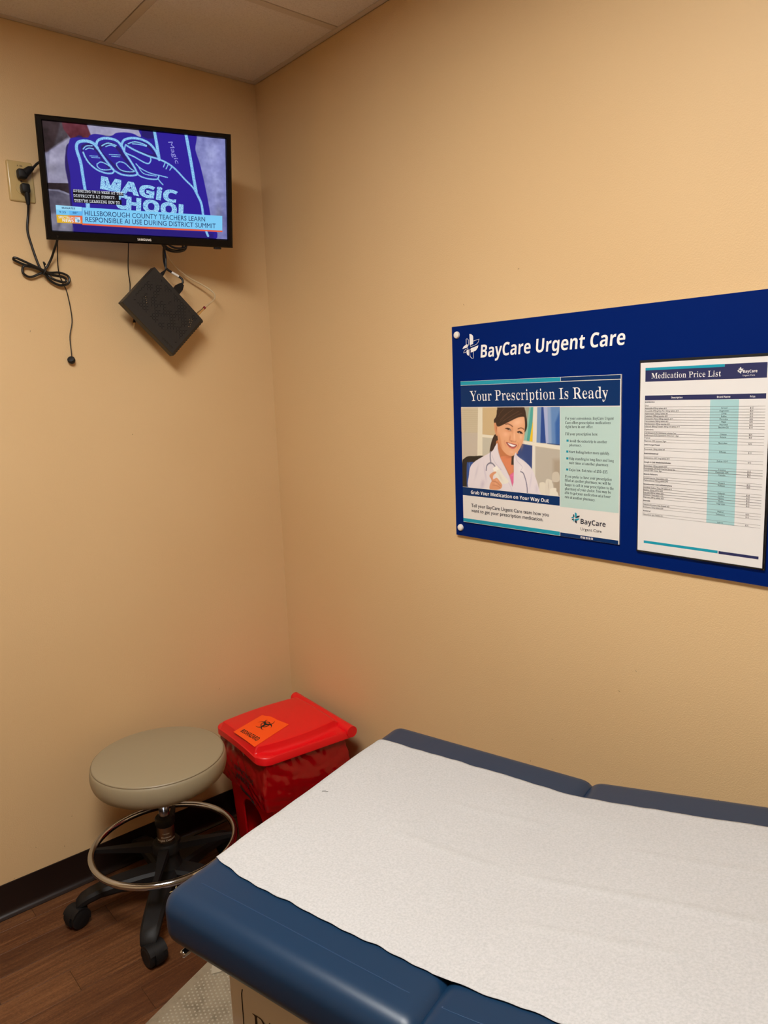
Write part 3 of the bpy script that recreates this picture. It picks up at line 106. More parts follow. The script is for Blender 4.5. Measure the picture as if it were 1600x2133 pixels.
# wall paint: tan eggshell with a fine roller texture
M['wall'] = mat('wall_paint', (216, 184, 137), .55, 0, .35)
v = coords(M['wall'])
link(M['wall'], ramp(M['wall'], noisetex(M['wall'], v, 1.3, 2), [(.3, (214, 181, 134)), (.7, (218, 187, 141))]), bsdf(M['wall']).inputs['Base Color'])
bump(M['wall'], noisetex(M['wall'], v, 300, 2), .38, .0015)
M['tile'] = mat('ceiling_tile', (196, 180, 160), .95, 0, .1)
v = coords(M['tile'])
link(M['tile'], ramp(M['tile'], noisetex(M['tile'], v, 230, 4, .7), [(.28, (200, 188, 174)), (.46, (221, 211, 198)), (.7, (227, 218, 206))]), bsdf(M['tile']).inputs['Base Color'])
bump(M['tile'], noisetex(M['tile'], v, 220, 4, .7), .35, .0015)
M['grid'] = mat('painted_steel', (204, 190, 170), .5)
# wood-look vinyl planks
M['wood'] = mat('wood_plank', (96, 58, 32), .42, 0, .4)
mt = M['wood']
geo = N(mt, 'ShaderNodeNewGeometry'); oi = N(mt, 'ShaderNodeObjectInfo')
cmb = N(mt, 'ShaderNodeCombineXYZ')
mul = N(mt, 'ShaderNodeMath', operation='MULTIPLY'); mul.inputs[1].default_value = 37.0
link(mt, oi.outputs['Random'], mul.inputs[0]); link(mt, mul.outputs[0], cmb.inputs['Z']); link(mt, mul.outputs[0], cmb.inputs['X'])
add = N(mt, 'ShaderNodeVectorMath', operation='ADD')
link(mt, geo.outputs['Position'], add.inputs[0]); link(mt, cmb.outputs[0], add.inputs[1])
mp = N(mt, 'ShaderNodeMapping'); mp.inputs['Scale'].default_value = (5, 95, 1); link(mt, add.outputs[0], mp.inputs['Vector'])
n1 = noisetex(mt, mp.outputs[0], 1.0, 6, .62)
mp2 = N(mt, 'ShaderNodeMapping'); mp2.inputs['Scale'].default_value = (160, 900, 1); link(mt, add.outputs[0], mp2.inputs['Vector'])
n2 = noisetex(mt, mp2.outputs[0], 1.0, 2)
mix = N(mt, 'ShaderNodeMath', operation='MULTIPLY_ADD'); mix.inputs[1].default_value = .55
link(mt, n2, mix.inputs[0])
sub = N(mt, 'ShaderNodeMath', operation='MULTIPLY_ADD'); sub.inputs[1].default_value = .62; sub.inputs[2].default_value = -.085
link(mt, n1, sub.inputs[0]); link(mt, sub.outputs[0], mix.inputs[2])
r1 = N(mt, 'ShaderNodeMath', operation='MULTIPLY_ADD'); r1.inputs[1].default_value = .16
link(mt, oi.outputs['Random'], r1.inputs[0]); link(mt, mix.outputs[0], r1.inputs[2])
link(mt, ramp(mt, r1.outputs[0], [(.3, (56, 30, 15)), (.5, (80, 46, 25)), (.62, (98, 61, 35)), (.8, (128, 86, 53))]), bsdf(mt).inputs['Base Color'])
bump(mt, n2, .35, .0006)
M['joint'] = mat('floor_underlay', (34, 20, 12), .8)
M['cove'] = mat('cove_vinyl', (32, 21, 18), .3, 0, .4)
M['black'] = mat('black_plastic', (19, 18, 19), .55, 0, .3)
M['gloss_black'] = mat('gloss_black_plastic', (9, 8, 9), .2, 0, .25)
M['matte_black'] = mat('matte_black_plastic', (40, 38, 37), .5, 0, .4)
M['dark'] = mat('dark_recess', (9, 8, 8), .8)
M['cable'] = mat('cable_rubber', (15, 14, 14), .35)
M['coax'] = mat('white_cable_jacket', (205, 180, 140), .45)
M['white'] = mat('white_plastic', (232, 226, 216), .35)
M['ivory'] = mat('ivory_plastic', (192, 166, 112), .22)
M['chrome'] = mat('chrome', (196, 202, 212), .1, 1)
M['steel'] = mat('brushed_steel', (150, 135, 120), .28, 1)
M['gold'] = mat('gold_connector', (235, 205, 150), .3, 1)
M['redplastic'] = mat('red_plastic', (226, 14, 24), .34, 0, .5)
M['bag'] = mat('red_film', (146, 3, 10), .1, 0, .6)
M['orange'] = mat('orange_label', (255, 84, 8), .5)
M['ink'] = mat('black_ink', (24, 16, 12), .6)
M['taupe'] = mat('taupe_vinyl', (150, 138, 112), .42, 0, .45)
bump(M['taupe'], noisetex(M['taupe'], coords(M['taupe']), 420, 2), .12, .0006)
M['blue'] = mat('blue_vinyl', (16, 45, 72), .36, 0, .38)
v = coords(M['blue'])
n_ = bump(M['blue'], noisetex(M['blue'], v, 500, 2), .10, .0005)
bump(M['blue'], noisetex(M['blue'], v, 9, 2), .12, .006, n_)
M['beige'] = mat('beige_enamel', (206, 205, 201), .4)
M['stitch'] = mat('seam_piping_vinyl', (28, 58, 90), .4)
M['tread'] = mat('tread_rubber', (132, 122, 102), .6)
v = coords(M['tread'])
link(M['tread'], ramp(M['tread'], noisetex(M['tread'], v, 14, 5, .7), [(.28, (92, 82, 66)), (.45, (126, 115, 96)), (.7, (140, 130, 110))]), bsdf(M['tread']).inputs['Base Color'])
M['tread_dot'] = mat('tread_dot_rubber', (152, 144, 126), .55)
# crepe exam paper
M['paper'] = mat('exam_paper', (232, 228, 222), .8, 0, .15)
v = coords(M['paper'])
link(M['paper'], ramp(M['paper'], noisetex(M['paper'], v, 260, 3, .6), [(.3, (170, 169, 168)), (.65, (185, 184, 183))]), bsdf(M['paper']).inputs['Base Color'])
n_ = bump(M['paper'], noisetex(M['paper'], v, 330, 3, .6), .14, .001)
bump(M['paper'], noisetex(M['paper'], v, 11, 3, .6), .25, .006, n_)
# flat print colours
M['signblue'] = mat('sign_blue', (0, 30, 100), .5, 0, .05)
M['signedge'] = mat('sign_edge', (196, 186, 178), .5)
M['pnavy'] = mat('print_navy', (0, 46, 98), .4, 0, .2)
M['pnavy2'] = mat('print_dark_navy', (26, 34, 84), .5)
M['pteal'] = mat('print_teal', (0, 152, 176), .4)
M['pmint'] = mat('print_mint', (184, 210, 202), .4, 0, .3)
M['pcol'] = mat('print_aqua', (164, 206, 208), .5)
M['pcream'] = mat('print_cream', (226, 221, 214), .4, 0, .3)
M['pwhite'] = mat('print_white', (240, 238, 234), .5, 0, .3)
M['sheet'] = mat('white_sheet', (226, 224, 221), .5, 0, .3)
M['pblack'] = mat('print_black', (18, 20, 40), .6)
M['pgrey'] = mat('print_grey_rule', (120, 116, 116), .6)
M['acrylic'] = mat('clear_acrylic', (255, 255, 255), .04, 0, .5, Transmission_Weight=1.0, IOR=1.2)

def vcol_mat(name, emit=0, rough=.4):
    mt = mat(name, (0, 0, 0), rough)
    a = N(mt, 'ShaderNodeAttribute'); a.attribute_name = 'picture'
    if emit:
        link(mt, a.outputs['Color'], bsdf(mt).inputs['Emission Color'])
        bsdf(mt).inputs['Emission Strength'].default_value = emit
        bsdf(mt).inputs['Base Color'].default_value = (.008, .008, .008, 1)
    else:
        link(mt, a.outputs['Color'], bsdf(mt).inputs['Base Color'])
    return mt
M['screen'] = vcol_mat('lit_screen', .95, .35)
bsdf(M['screen']).inputs['Specular IOR Level'].default_value = .15
M['photo'] = vcol_mat('printed_photo', 0, .4)
def lit(name, c, s=.95):
    mt = mat(name, (4, 4, 4), .35, 0, .15)
    bsdf(mt).inputs['Emission Color'].default_value = lin(c); bsdf(mt).inputs['Emission Strength'].default_value = s
    return mt
M['lit_navy'] = lit('lit_navy', (18, 26, 88)); M['lit_white'] = lit('lit_white', (236, 240, 250)); M['lit_cream'] = lit('lit_cream', (250, 240, 200))
M['lit_black'] = lit('lit_black', (16, 15, 22)); M['lit_sky'] = lit('lit_sky', (128, 206, 250)); M['lit_red'] = lit('lit_red', (238, 96, 62))
M['lit_lav'] = lit('lit_lavender', (150, 150, 226))
M['lit_sparkle'] = lit('lit_sparkle', (158, 216, 248))
mt = M['lit_sparkle']
link(mt, ramp(mt, noisetex(mt, coords(mt), 480, 2), [(.36, (70, 120, 200)), (.5, (158, 216, 250)), (.7, (176, 226, 252))]), bsdf(mt).inputs['Emission Color'])

# ------------------------------------------------------------------ helpers
def tag(o, label=None, cat=None, group=None, kind=None):
    for k, v in (('label', label), ('category', cat), ('group', group), ('kind', kind)):
        if v: o[k] = v
    return o

def empty(name, loc=(0, 0, 0), rot=None, label=None, cat=None, group=None, kind=None):
    o = bpy.data.objects.new(name, None); COL.objects.link(o)
    o.empty_display_size = .05
    if rot is None: o.location = loc
    else:
        mm = rot.to_4x4(); mm.translation = loc; o.matrix_world = mm
    return tag(o, label, cat, group, kind)

def obj(name, geos, mats, parent=None, loc=None, smooth=40, label=None, cat=None, group=None, kind=None):
    vs, fs, mi = [], [], []
    for g in geos:
        k = len(vs); vs += [tuple(p) for p in g[0]]
        fs += [tuple(i+k for i in f) for f in g[1]]
        mi += [g[2] if len(g) > 2 else 0]*len(g[1])
    me = bpy.data.meshes.new(name); me.from_pydata(vs, [], fs)
    if not isinstance(mats, (list, tuple)): mats = [mats]
    for x in mats: me.materials.append(x)
    if any(mi): me.polygons.foreach_set('material_index', mi)
    me.update()
    if smooth:
        me.polygons.foreach_set('use_smooth', [True]*len(fs))
        me.set_sharp_from_angle(angle=math.radians(smooth))
    o = bpy.data.objects.new(name, me); COL.objects.link(o)
    if parent is not None: o.parent = parent
    if loc is not None: o.location = loc
    return tag(o, label, cat, group, kind)

def box(x0, x1, y0, y1, z0, z1, mi=0):
    v = [(x, y, z) for z in (z0, z1) for y in (y0, y1) for x in (x0, x1)]
    return v, [(0, 2, 3, 1), (4, 5, 7, 6), (0, 1, 5, 4), (2, 6, 7, 3), (0, 4, 6, 2), (1, 3, 7, 5)], mi

def from_bm(bm, mi=0):
    bm.verts.ensure_lookup_table(); bm.verts.index_update()
    g = ([tuple(v.co) for v in bm.verts], [tuple(v.index for v in f.verts) for f in bm.faces], mi)
    bm.free(); return g

def rbox(x0, x1, y0, y1, z0, z1, r=.005, seg=3, mi=0):
    bm = bmesh.new(); bmesh.ops.create_cube(bm, size=1)
    for v in bm.verts:
        v.co = ((x0+x1)/2+v.co.x*(x1-x0), (y0+y1)/2+v.co.y*(y1-y0), (z0+z1)/2+v.co.z*(z1-z0))
    bmesh.ops.bevel(bm, geom=list(bm.edges), offset=r, segments=seg, profile=.5, affect='EDGES')
    return from_bm(bm, mi)

def prism(poly, z0, z1, mi=0):
    n = len(poly)
    a = sum(poly[i][0]*poly[(i+1) % n][1]-poly[(i+1) % n][0]*poly[i][1] for i in range(n))
    if a < 0: poly = poly[::-1]
    v = [(p[0], p[1], z0) for p in poly]+[(p[0], p[1], z1) for p in poly]
    f = [tuple(range(n-1, -1, -1)), tuple(range(n, 2*n))]
    f += [(i, (i+1) % n, n+(i+1) % n, n+i) for i in range(n)]
    return v, f, mi

def flat(poly, z, mi=0):
    n = len(poly)
    a = sum(poly[i][0]*poly[(i+1) % n][1]-poly[(i+1) % n][0]*poly[i][1] for i in range(n))
    if a < 0: poly = poly[::-1]
    return [(p[0], p[1], z) for p in poly], [tuple(range(n))], mi

def lathe(prof, seg=48, mi=0, cx=0, cy=0, cap=True):
    v, f = [], []
    for r, z in prof:
        for k in range(seg):
            a = 2*PI*k/seg; v.append((cx+r*math.cos(a), cy+r*math.sin(a), z))
    for i in range(len(prof)-1):
        for k in range(seg):
            k2 = (k+1) % seg
            f.append((i*seg+k, i*seg+k2, (i+1)*seg+k2, (i+1)*seg+k))
    if cap:
        f.append(tuple(range(seg-1, -1, -1))); f.append(tuple(range((len(prof)-1)*seg, len(prof)*seg)))
    return v, f, mi

def spline(pts, n=6, closed=False):
    P = [Vector(p) for p in pts]; out = []; m_ = len(P)
    for i in range(m_ if closed else m_-1):
        if closed: a, b, c, d = P[(i-1) % m_], P[i], P[(i+1) % m_], P[(i+2) % m_]
        else: a, b, c, d = P[max(i-1, 0)], P[i], P[i+1], P[min(i+2, m_-1)]
        for k in range(n):
            t = k/n
            out.append(.5*((2*b)+(c-a)*t+(2*a-5*b+4*c-d)*t*t+(3*b-a-3*c+d)*t**3))
    if not closed: out.append(P[-1])
    return out

def tube(pts, r, seg=8, closed=False, mi=0):
    P = [Vector(p) for p in pts]; n = len(P); v, f = [], []
    t = [(P[(i+1) % n]-P[i-1] if closed else P[min(i+1, n-1)]-P[max(i-1, 0)]).normalized() for i in range(n)]
    u = t[0].orthogonal().normalized()
    for i in range(n):
        u = (u-t[i]*u.dot(t[i])).normalized(); w_ = t[i].cross(u)
        rr = r[i] if isinstance(r, (list, tuple)) else r
        for k in range(seg):
            a = 2*PI*k/seg; v.append(tuple(P[i]+(u*math.cos(a)+w_*math.sin(a))*rr))
    for i in range(n if closed else n-1):
        j = (i+1) % n
        for k in range(seg):
            f.append((i*seg+k, i*seg+(k+1) % seg, j*seg+(k+1) % seg, j*seg+k))
    if not closed:
        f.append(tuple(range(seg-1, -1, -1))); f.append(tuple(range((n-1)*seg, n*seg)))
    return v, f, mi

def moved(g, mtx):
    return ([tuple(mtx @ Vector(p)) for p in g[0]], g[1], g[2] if len(g) > 2 else 0)

def off(g, dx, dy, dz=0):
    return ([(p[0]+dx, p[1]+dy, p[2]+dz) for p in g[0]], g[1], g[2] if len(g) > 2 else 0)

def rod(a, b, r, seg=12, mi=0):
    return tube([a, b], r, seg, mi=mi)

# ---- lettering: built-in font, turned to mesh and laid on a plane (BL, BR, TL = baseline left, baseline right, cap top left)
def styled(s, st):
    out = ''
    for ch in s:
        if st in ('S', 's') and 'A' <= ch <= 'Z': out += chr(0x1D400+ord(ch)-65)
        elif st in ('S', 's') and 'a' <= ch <= 'z': out += chr(0x1D41A+ord(ch)-97)
        elif st in ('S', 's') and '0' <= ch <= '9': out += chr(0x1D7CE+ord(ch)-48)
        elif st in 'BX' and 'A' <= ch <= 'Z': out += chr(0x1D5D4+ord(ch)-65)
        elif st in 'BX' and 'a' <= ch <= 'z': out += chr(0x1D5EE+ord(ch)-97)
        elif st in 'BX' and '0' <= ch <= '9': out += chr(0x1D7EC+ord(ch)-48)
        elif st == 'M' and 'A' <= ch <= 'Z': out += chr(0x1D670+ord(ch)-65)
        else: out += ch
    return out
OFFS = {'S': 0, 's': 0, 'B': 0, 'B2': .010, 'R': 0, 'R2': 0, 'M': 0, 'X': .035}
THIN = {'S': .028, 's': .020}
def raw_text(s, st):
    c = bpy.data.curves.new('t', 'FONT'); c.body = styled(s, st); c.size = 1; c.offset = OFFS[st]
    c.resolution_u = 3; c.fill_mode = 'FRONT'
    o = bpy.data.objects.new('t', c); COL.objects.link(o)
    me = bpy.data.meshes.new_from_object(o)
    v = [tuple(p.co) for p in me.vertices]; f = [tuple(p.vertices) for p in me.polygons]
    if st in THIN:                                       # lighten the upright strokes of the bold serif letters, each by its own width
        half_e = {(a, b) for p in f for a, b in zip(p, p[1:]+p[:1])}
        E_ = [(a, b) for a, b in half_e if (b, a) not in half_e]
        P_ = np.array([q[:2] for q in v]); up_ = me.polygons[0].normal.z > 0
        A_, B_ = P_[[e[0] for e in E_]], P_[[e[1] for e in E_]]
        n_ = np.stack([B_[:, 1]-A_[:, 1], A_[:, 0]-B_[:, 0]], 1); n_ /= np.linalg.norm(n_, axis=1, keepdims=True)+1e-9
        if not up_: n_ = -n_
        nrm = np.zeros_like(P_)
        np.add.at(nrm, [e[0] for e in E_], n_); np.add.at(nrm, [e[1] for e in E_], n_)
        nrm /= np.linalg.norm(nrm, axis=1, keepdims=True)+1e-9
        out = []
        for q, n2 in zip(P_, nrm):
            if abs(n2[0]) < .25: out.append(q[0]); continue
            y = q[1]+1e-5
            ok = (A_[:, 1] > y) != (B_[:, 1] > y)
            xi = A_[ok, 0]+(y-A_[ok, 1])/(B_[ok, 1]-A_[ok, 1])*(B_[ok, 0]-A_[ok, 0])
            d = (xi-q[0])*(-np.sign(n2[0])); d = d[d > .004]
            w_ = d.min() if len(d) else 0
            out.append(q[0]-n2[0]*min(THIN[st], max(0, (w_-.035)*.5)) if w_ < .3 else q[0])
        v = [(x_, p[1], p[2]) for x_, p in zip(out, v)]
    bpy.data.objects.remove(o); bpy.data.curves.remove(c); bpy.data.meshes.remove(me)
    return v, f
CAP = {}
def text(s, st, BL, BR, TL, z, mi=0):
    if st not in CAP:
        CAP[st] = max(p[1] for p in raw_text('H', st)[0])
    v, f = raw_text(s, st)
    x0 = min(p[0] for p in v); x1 = max(p[0] for p in v)
    ux, uy = BR[0]-BL[0], BR[1]-BL[1]; wx, wy = TL[0]-BL[0], TL[1]-BL[1]
    out = []
    for p in v:
        a = (p[0]-x0)/(x1-x0); b = p[1]/CAP[st]
        out.append((BL[0]+ux*a+wx*b, BL[1]+uy*a+wy*b, z))
    return out, f, mi
def text_at(s, st, x, y, cap, z, align='l', sx=1.0, mi=0):
    if st not in CAP: CAP[st] = max(p[1] for p in raw_text('H', st)[0])
    v, f = raw_text(s, st); k = cap/CAP[st]
    x0 = min(p[0] for p in v); x1 = max(p[0] for p in v)
    sh = {'l': x0, 'c': (x0+x1)/2, 'r': x1}[align]
    return [(x+(p[0]-sh)*k*sx, y+p[1]*k, z) for p in v], f, mi

# ---- software painter for the picture on the screen and the printed photograph
class Canvas:
    def __init__(s, x0, x1, y0, y1, nx, ny):
        s.nx, s.ny = nx, ny
        s.X, s.Y = np.meshgrid(np.linspace(x0, x1, nx), np.linspace(y0, y1, ny))
        s.C = np.zeros((ny, nx, 3))
    def blend(s, c, a, sl):
        s.C[sl] = s.C[sl]*(1-a[..., None])+np.array(c)*a[..., None]
    def window(s, x0, x1, y0, y1):
        ix = np.where((s.X[0] >= x0) & (s.X[0] <= x1))[0]; iy = np.where((s.Y[:, 0] >= y0) & (s.Y[:, 0] <= y1))[0]
        if len(ix) == 0 or len(iy) == 0: return None
        return (slice(iy[0], iy[-1]+1), slice(ix[0], ix[-1]+1))
    def dist(s, pts, sl, closed):
        X, Y = s.X[sl], s.Y[sl]; d = np.full(X.shape, 1e9); ins = np.zeros(X.shape, bool)
        n = len(pts)
        for i in range(n if closed else n-1):
            (ax, ay), (bx, by) = pts[i], pts[(i+1) % n]
            dx, dy = bx-ax, by-ay; q = dx*dx+dy*dy+1e-15
            t = np.clip(((X-ax)*dx+(Y-ay)*dy)/q, 0, 1)
            d = np.minimum(d, (X-ax-t*dx)**2+(Y-ay-t*dy)**2)
            if closed and ay != by:
                ins ^= ((ay > Y) != (by > Y)) & (X < (bx-ax)*(Y-ay)/(by-ay)+ax)
        return np.sqrt(d), ins
    def run(s, ops, px, sparkle=None):
        for op in ops:
            if op[0] == 'n':
                r_ = np.random.RandomState(5)
                for q, amp in ((9, 20), (26, 12), (60, 6)):
                    g = r_.rand(q+2, int(q*1.8)+2)-.5
                    yy = np.linspace(0, q, s.ny); xx = np.linspace(0, int(q*1.8), s.nx)
                    y0 = yy.astype(int); x0 = xx.astype(int); fy = (yy-y0)[:, None]; fx = (xx-x0)[None]
                    g = g[y0][:, x0]*(1-fy)*(1-fx)+g[y0+1][:, x0]*fy*(1-fx)+g[y0][:, x0+1]*(1-fy)*fx+g[y0+1][:, x0+1]*fy*fx
                    s.C += g[..., None]*2*amp
                continue
            if op[0] == 'b':
                _, c, al, (cx, cy), rx, ry, ang = op
                R_ = 2.2*max(rx, ry); sl = s.window(cx-R_, cx+R_, cy-R_, cy+R_)
                if sl is None: continue
                a = -math.radians(ang); dx, dy = s.X[sl]-cx, s.Y[sl]-cy
                u = (dx*math.cos(a)+dy*math.sin(a))/rx; w_ = (-dx*math.sin(a)+dy*math.cos(a))/ry
                s.blend(c, al*np.exp(-1.4*(u*u+w_*w_)), sl); continue
            _, c, f, sm, pts = op
            if sm: pts = [tuple(p[:2]) for p in spline([(*p, 0) for p in pts], 5, op[0] == 'p')]
            pad = f+2*px
            xs = [p[0] for p in pts]; ys = [p[1] for p in pts]
            sl = s.window(min(xs)-pad, max(xs)+pad, min(ys)-pad, max(ys)+pad)
            if sl is None: continue
            d, ins = s.dist(pts, sl, op[0] == 'p')
            if op[0] == 'p':
                ff = max(f, px)
                a = np.clip(.5+np.where(ins, d, -d)/ff, 0, 1)
            else: a = np.clip((f/2-d)/px+.5, 0, 1)
            if sparkle is not None and op[0] == 'l':
                g = sparkle[sl]; cc = np.array(c)*(1-.38*g[..., None])+np.array((40, 90, 190))*.38*g[..., None]
                s.C[sl] = s.C[sl]*(1-a[..., None])+cc*a[..., None]
            else: s.blend(c, a, sl)
    def mesh(s, name, z, ox, oy, parent, m_):
        v = np.stack([s.X.ravel()-ox, s.Y.ravel()-oy, np.full(s.X.size, z)], 1)
        i = np.arange(s.nx*s.ny).reshape(s.ny, s.nx)
        f = np.stack([i[:-1, :-1], i[:-1, 1:], i[1:, 1:], i[1:, :-1]], -1).reshape(-1, 4)
        me = bpy.data.meshes.new(name)
        me.from_pydata(v.tolist(), [], f.tolist()); me.materials.append(m_)
        at = me.attributes.new('picture', 'FLOAT_COLOR', 'POINT')
        c = np.clip(s.C.reshape(-1, 3)/255, 0, 1)
        c = np.where(c <= .04045, c/12.92, ((c+.055)/1.055)**2.4)
        at.data.foreach_set('color', np.concatenate([c, np.ones((len(c), 1))], 1).astype(np.float32).ravel())
        me.update()
        o = bpy.data.objects.new(name, me); COL.objects.link(o); o.parent = parent
        return o

FR_RIGHT = Matrix(((0, 0, -1), (-1, 0, 0), (0, 1, 0)))     # local x = along the right wall, y = up, z = into the room
FR_BACK = Matrix(((1, 0, 0), (0, 0, -1), (0, 1, 0)))

# ------------------------------------------------------------------ room shell
XL, YF, H = -3.4, -4.4, 2.70
def shell(name, g, m_): return obj(name, [g], m_, smooth=0, kind='structure')
wall_back = shell('wall_back', box(XL-.1, .1, 0, .1, -.05, H+.12), M['wall'])
wall_right = shell('wall_right', box(0, .1, YF-.1, 0, -.05, H+.12), M['wall'])
shell('wall_left', box(XL-.1, XL, YF, 0, -.05, H+.12), M['wall'])
shell('wall_front', box(XL-.1, 0, YF-.1, YF, -.05, H+.12), M['wall'])
floor = shell('floor', box(XL, 0, YF, 0, -.05, -.003), M['joint'])
PW, PL, GAP = .1016, .9144, .0004
plank_cache = {}
def plank(x0, x1, y0, y1):
    x0, x1, y0, y1 = max(x0, XL)+GAP, min(x1, 0)-GAP, max(y0, YF)+GAP, min(y1, 0)-GAP
    if x1-x0 < .01 or y1-y0 < .01: return
    key = (round(x1-x0, 4), round(y1-y0, 4))
    if key not in plank_cache:
        o = obj('plank', [rbox(-key[0]/2, key[0]/2, -key[1]/2, key[1]/2, -.003, 0, .0005, 1)], M['wood'], floor, smooth=0)
        plank_cache[key] = o
    else:
        o = plank_cache[key].copy(); COL.objects.link(o)
    o.location = ((x0+x1)/2, (y0+y1)/2, 0)
joints = {0: -1.05, 1: -.62, 2: -.868, 3: -1.228, 4: -1.047, 5: -.70, 6: -.92, 7: -1.32}
y1 = 0; y0 = -.072; row = 0
while y1 > YF:
    j = joints.get(row, -rnd.uniform(.5, 1.4))
    x = j
    while x > XL: x -= PL
    while x < 0: plank(x, x+PL, y0, y1); x += PL
    y1 = y0; y0 -= PW; row += 1

# coved vinyl base
def cove(name, along, length):
    prof = [(0, .109), (.003, .108), (.003, .022), (.005, .015), (.009, .009), (.014, .005), (.021, .002), (.021, 0), (0, 0)]
    v, f = [], []
    n = len(prof)
    for e in (0, 1):
        for d, z in prof:
            v.append((-length*e, -d, z) if along == 'x' else (-d, -length*e-.016*(1-e)*0, z))
    for i in range(n): f.append((i, (i+1) % n, n+(i+1) % n, n+i))
    f += [tuple(range(n)), tuple(range(2*n-1, n-1, -1))]
    if along == 'x': f = [tuple(reversed(q)) for q in f]
    return obj(name, [(v, f)], M['cove'], smooth=50, kind='structure')
cove('baseboard_back', 'x', -XL)
cove('baseboard_right', 'y', -YF)

# ceiling grid
ceiling = shell('ceiling', box(XL, 0, YF, 0, H+.02, H+.12), M['grid'])
gx = [-.533-.6096*k for k in range(5)]; gy = [-.50-.6096*k for k in range(7)]
xs = [0]+gx+[XL]; ys = [0]+gy+[YF]
BW = .012
for x in gx:
    obj('grid_bar', [box(x-BW, x+BW, YF+.02, -.02, H, H+.02)], M['grid'], ceiling, smooth=0)
for y in gy:
    for a, b in zip(xs[:-1], xs[1:]):
        if LAMP_BAY[0] < (a+b)/2 < LAMP_BAY[1] and LAMP_BAY[2]+.1 < y < LAMP_BAY[3]-.1: continue
        obj('grid_bar', [box(b+(BW if b > XL else .02), a-(BW if a < 0 else .02), y-BW, y+BW, H, H+.02)], M['grid'], ceiling, smooth=0)
obj('wall_angle', [box(XL, 0, -.02, -.0005, H-.001, H+.001), box(XL, 0, -.002, -.0005, H-.001, H+.02)], M['grid'], ceiling, smooth=0)
obj('wall_angle', [box(-.02, -.0005, YF, -.02, H-.001, H+.001), box(-.002, -.0005, YF, -.02, H-.001, H+.02)], M['grid'], ceiling, smooth=0)
for a, b in zip(xs[:-1], xs[1:]):
    for c, d in zip(ys[:-1], ys[1:]):
        if LAMP_BAY[0] < (a+b)/2 < LAMP_BAY[1] and LAMP_BAY[2] < (c+d)/2 < LAMP_BAY[3]: continue
        e = .013
        obj('ceiling_tile', [rbox(b+e, a-e, d+e, c-e, H+.0015, H+.018, .002, 1)], M['tile'], ceiling, smooth=0)
# the recessed lamp of the grid
lx0, lx1, ly0, ly1 = LAMP_BAY
lamp = empty('ceiling_light', ((lx0+lx1)/2, (ly0+ly1)/2, H+.02), label='recessed rectangular lamp panel in the ceiling grid over the exam table', cat='ceiling light')
hx, hy = (lx1-lx0)/2-.013, (ly1-ly0)/2-.013
obj('frame', [box(-hx, hx, -hy, -hy+.03, -.012, -.001), box(-hx, hx, hy-.03, hy, -.012, -.001), box(-hx, -hx+.03, -hy+.03, hy-.03, -.012, -.001), box(hx-.03, hx, -hy+.03, hy-.03, -.012, -.001)], M['white'], lamp, smooth=0)
mt = mat('lamp_diffuser', (240, 236, 228), .5)
bsdf(mt).inputs['Emission Color'].default_value = (*LAMP_COLOR, 1); bsdf(mt).inputs['Emission Strength'].default_value = LAMP_STRENGTH
obj('diffuser', [box(-hx+.031, hx-.031, -hy+.031, hy-.031, -.008, -.003)], mt, lamp, smooth=0)

# small scuffs and nicks on the paint
for k, p_ in enumerate(D['scu_b']):
    a = rnd.uniform(0, PI); l = rnd.uniform(.001, .003)
    g = rbox(-l, l, -.0005, .0005, 0, .0004, .0002, 1)
    g = moved(g, Matrix.Translation((p_[0], -.0001, p_[2])) @ FR_BACK.to_4x4() @ Matrix.Rotation(a, 4, 'Z'))
    obj('scuff', [g], M['joint'], wall_back, smooth=0)
for k, p_ in enumerate(D['scu_r']):
    a = rnd.uniform(0, PI); l = rnd.uniform(.001, .003)
    g = rbox(-l, l, -.0005, .0005, 0, .0004, .0002, 1)
    g = moved(g, Matrix.Translation((-.0001, p_[1], p_[2])) @ FR_RIGHT.to_4x4() @ Matrix.Rotation(a, 4, 'Z'))
    obj('scuff', [g], M['joint'], wall_right, smooth=0)

# ------------------------------------------------------------------ exam table
TH = math.radians(15.5)
table = empty('exam_table', (-1.134, -1.38, 0), Matrix.Rotation(TH-PI/2, 3, 'Z'),
              label='blue upholstered exam table with beige base and dotted step, beside the right wall', cat='exam table')
SHEAR = .035
ZT = .80; A_SEAM = .455; RISE = math.radians(8.3)
def cushion(a0, a1, b0, b1, z0, z1, r):
    bm = bmesh.new(); bmesh.ops.create_cube(bm, size=1)
    for v in bm.verts:
        v.co = ((a0+a1)/2+v.co.x*(a1-a0), (b0+b1)/2+v.co.y*(b1-b0), (z0+z1)/2+v.co.z*(z1-z0))
    bmesh.ops.bevel(bm, geom=list(bm.edges), offset=r, segments=7, profile=.5, affect='EDGES')
    for v in bm.verts: v.co.y -= SHEAR*v.co.x
    return from_bm(bm)
B0, B1 = .012, .754
g1 = cushion(-.050, A_SEAM+.013, B0, B1, ZT-.097, ZT, .034)
obj('seat_cushion', [g1], M['blue'], table, smooth=60)
hinge = Matrix.Translation((A_SEAM, 0, ZT)) @ Matrix.Rotation(-RISE, 4, 'Y') @ Matrix.Translation((-A_SEAM, 0, -ZT))
g2 = moved(cushion(A_SEAM-.010, A_SEAM+.86, B0, B1, ZT-.097, ZT, .034), hinge)
obj('back_cushion', [g2], M['blue'], table, smooth=60)
obj('seam', [tube(spline([(-.0, .070, ZT), (.15, .066, ZT), (.30, .060, ZT), (.41, .056, ZT), (A_SEAM-.006, .060, ZT-.004)], 5), .0008, 6)], M['stitch'], table)
obj('seam', [moved(tube(spline([(A_SEAM+.02, .058, ZT-.001), (A_SEAM+.06, .052, ZT), (A_SEAM+.4, .040, ZT)], 5), .0008, 6), hinge)], M['stitch'], table)
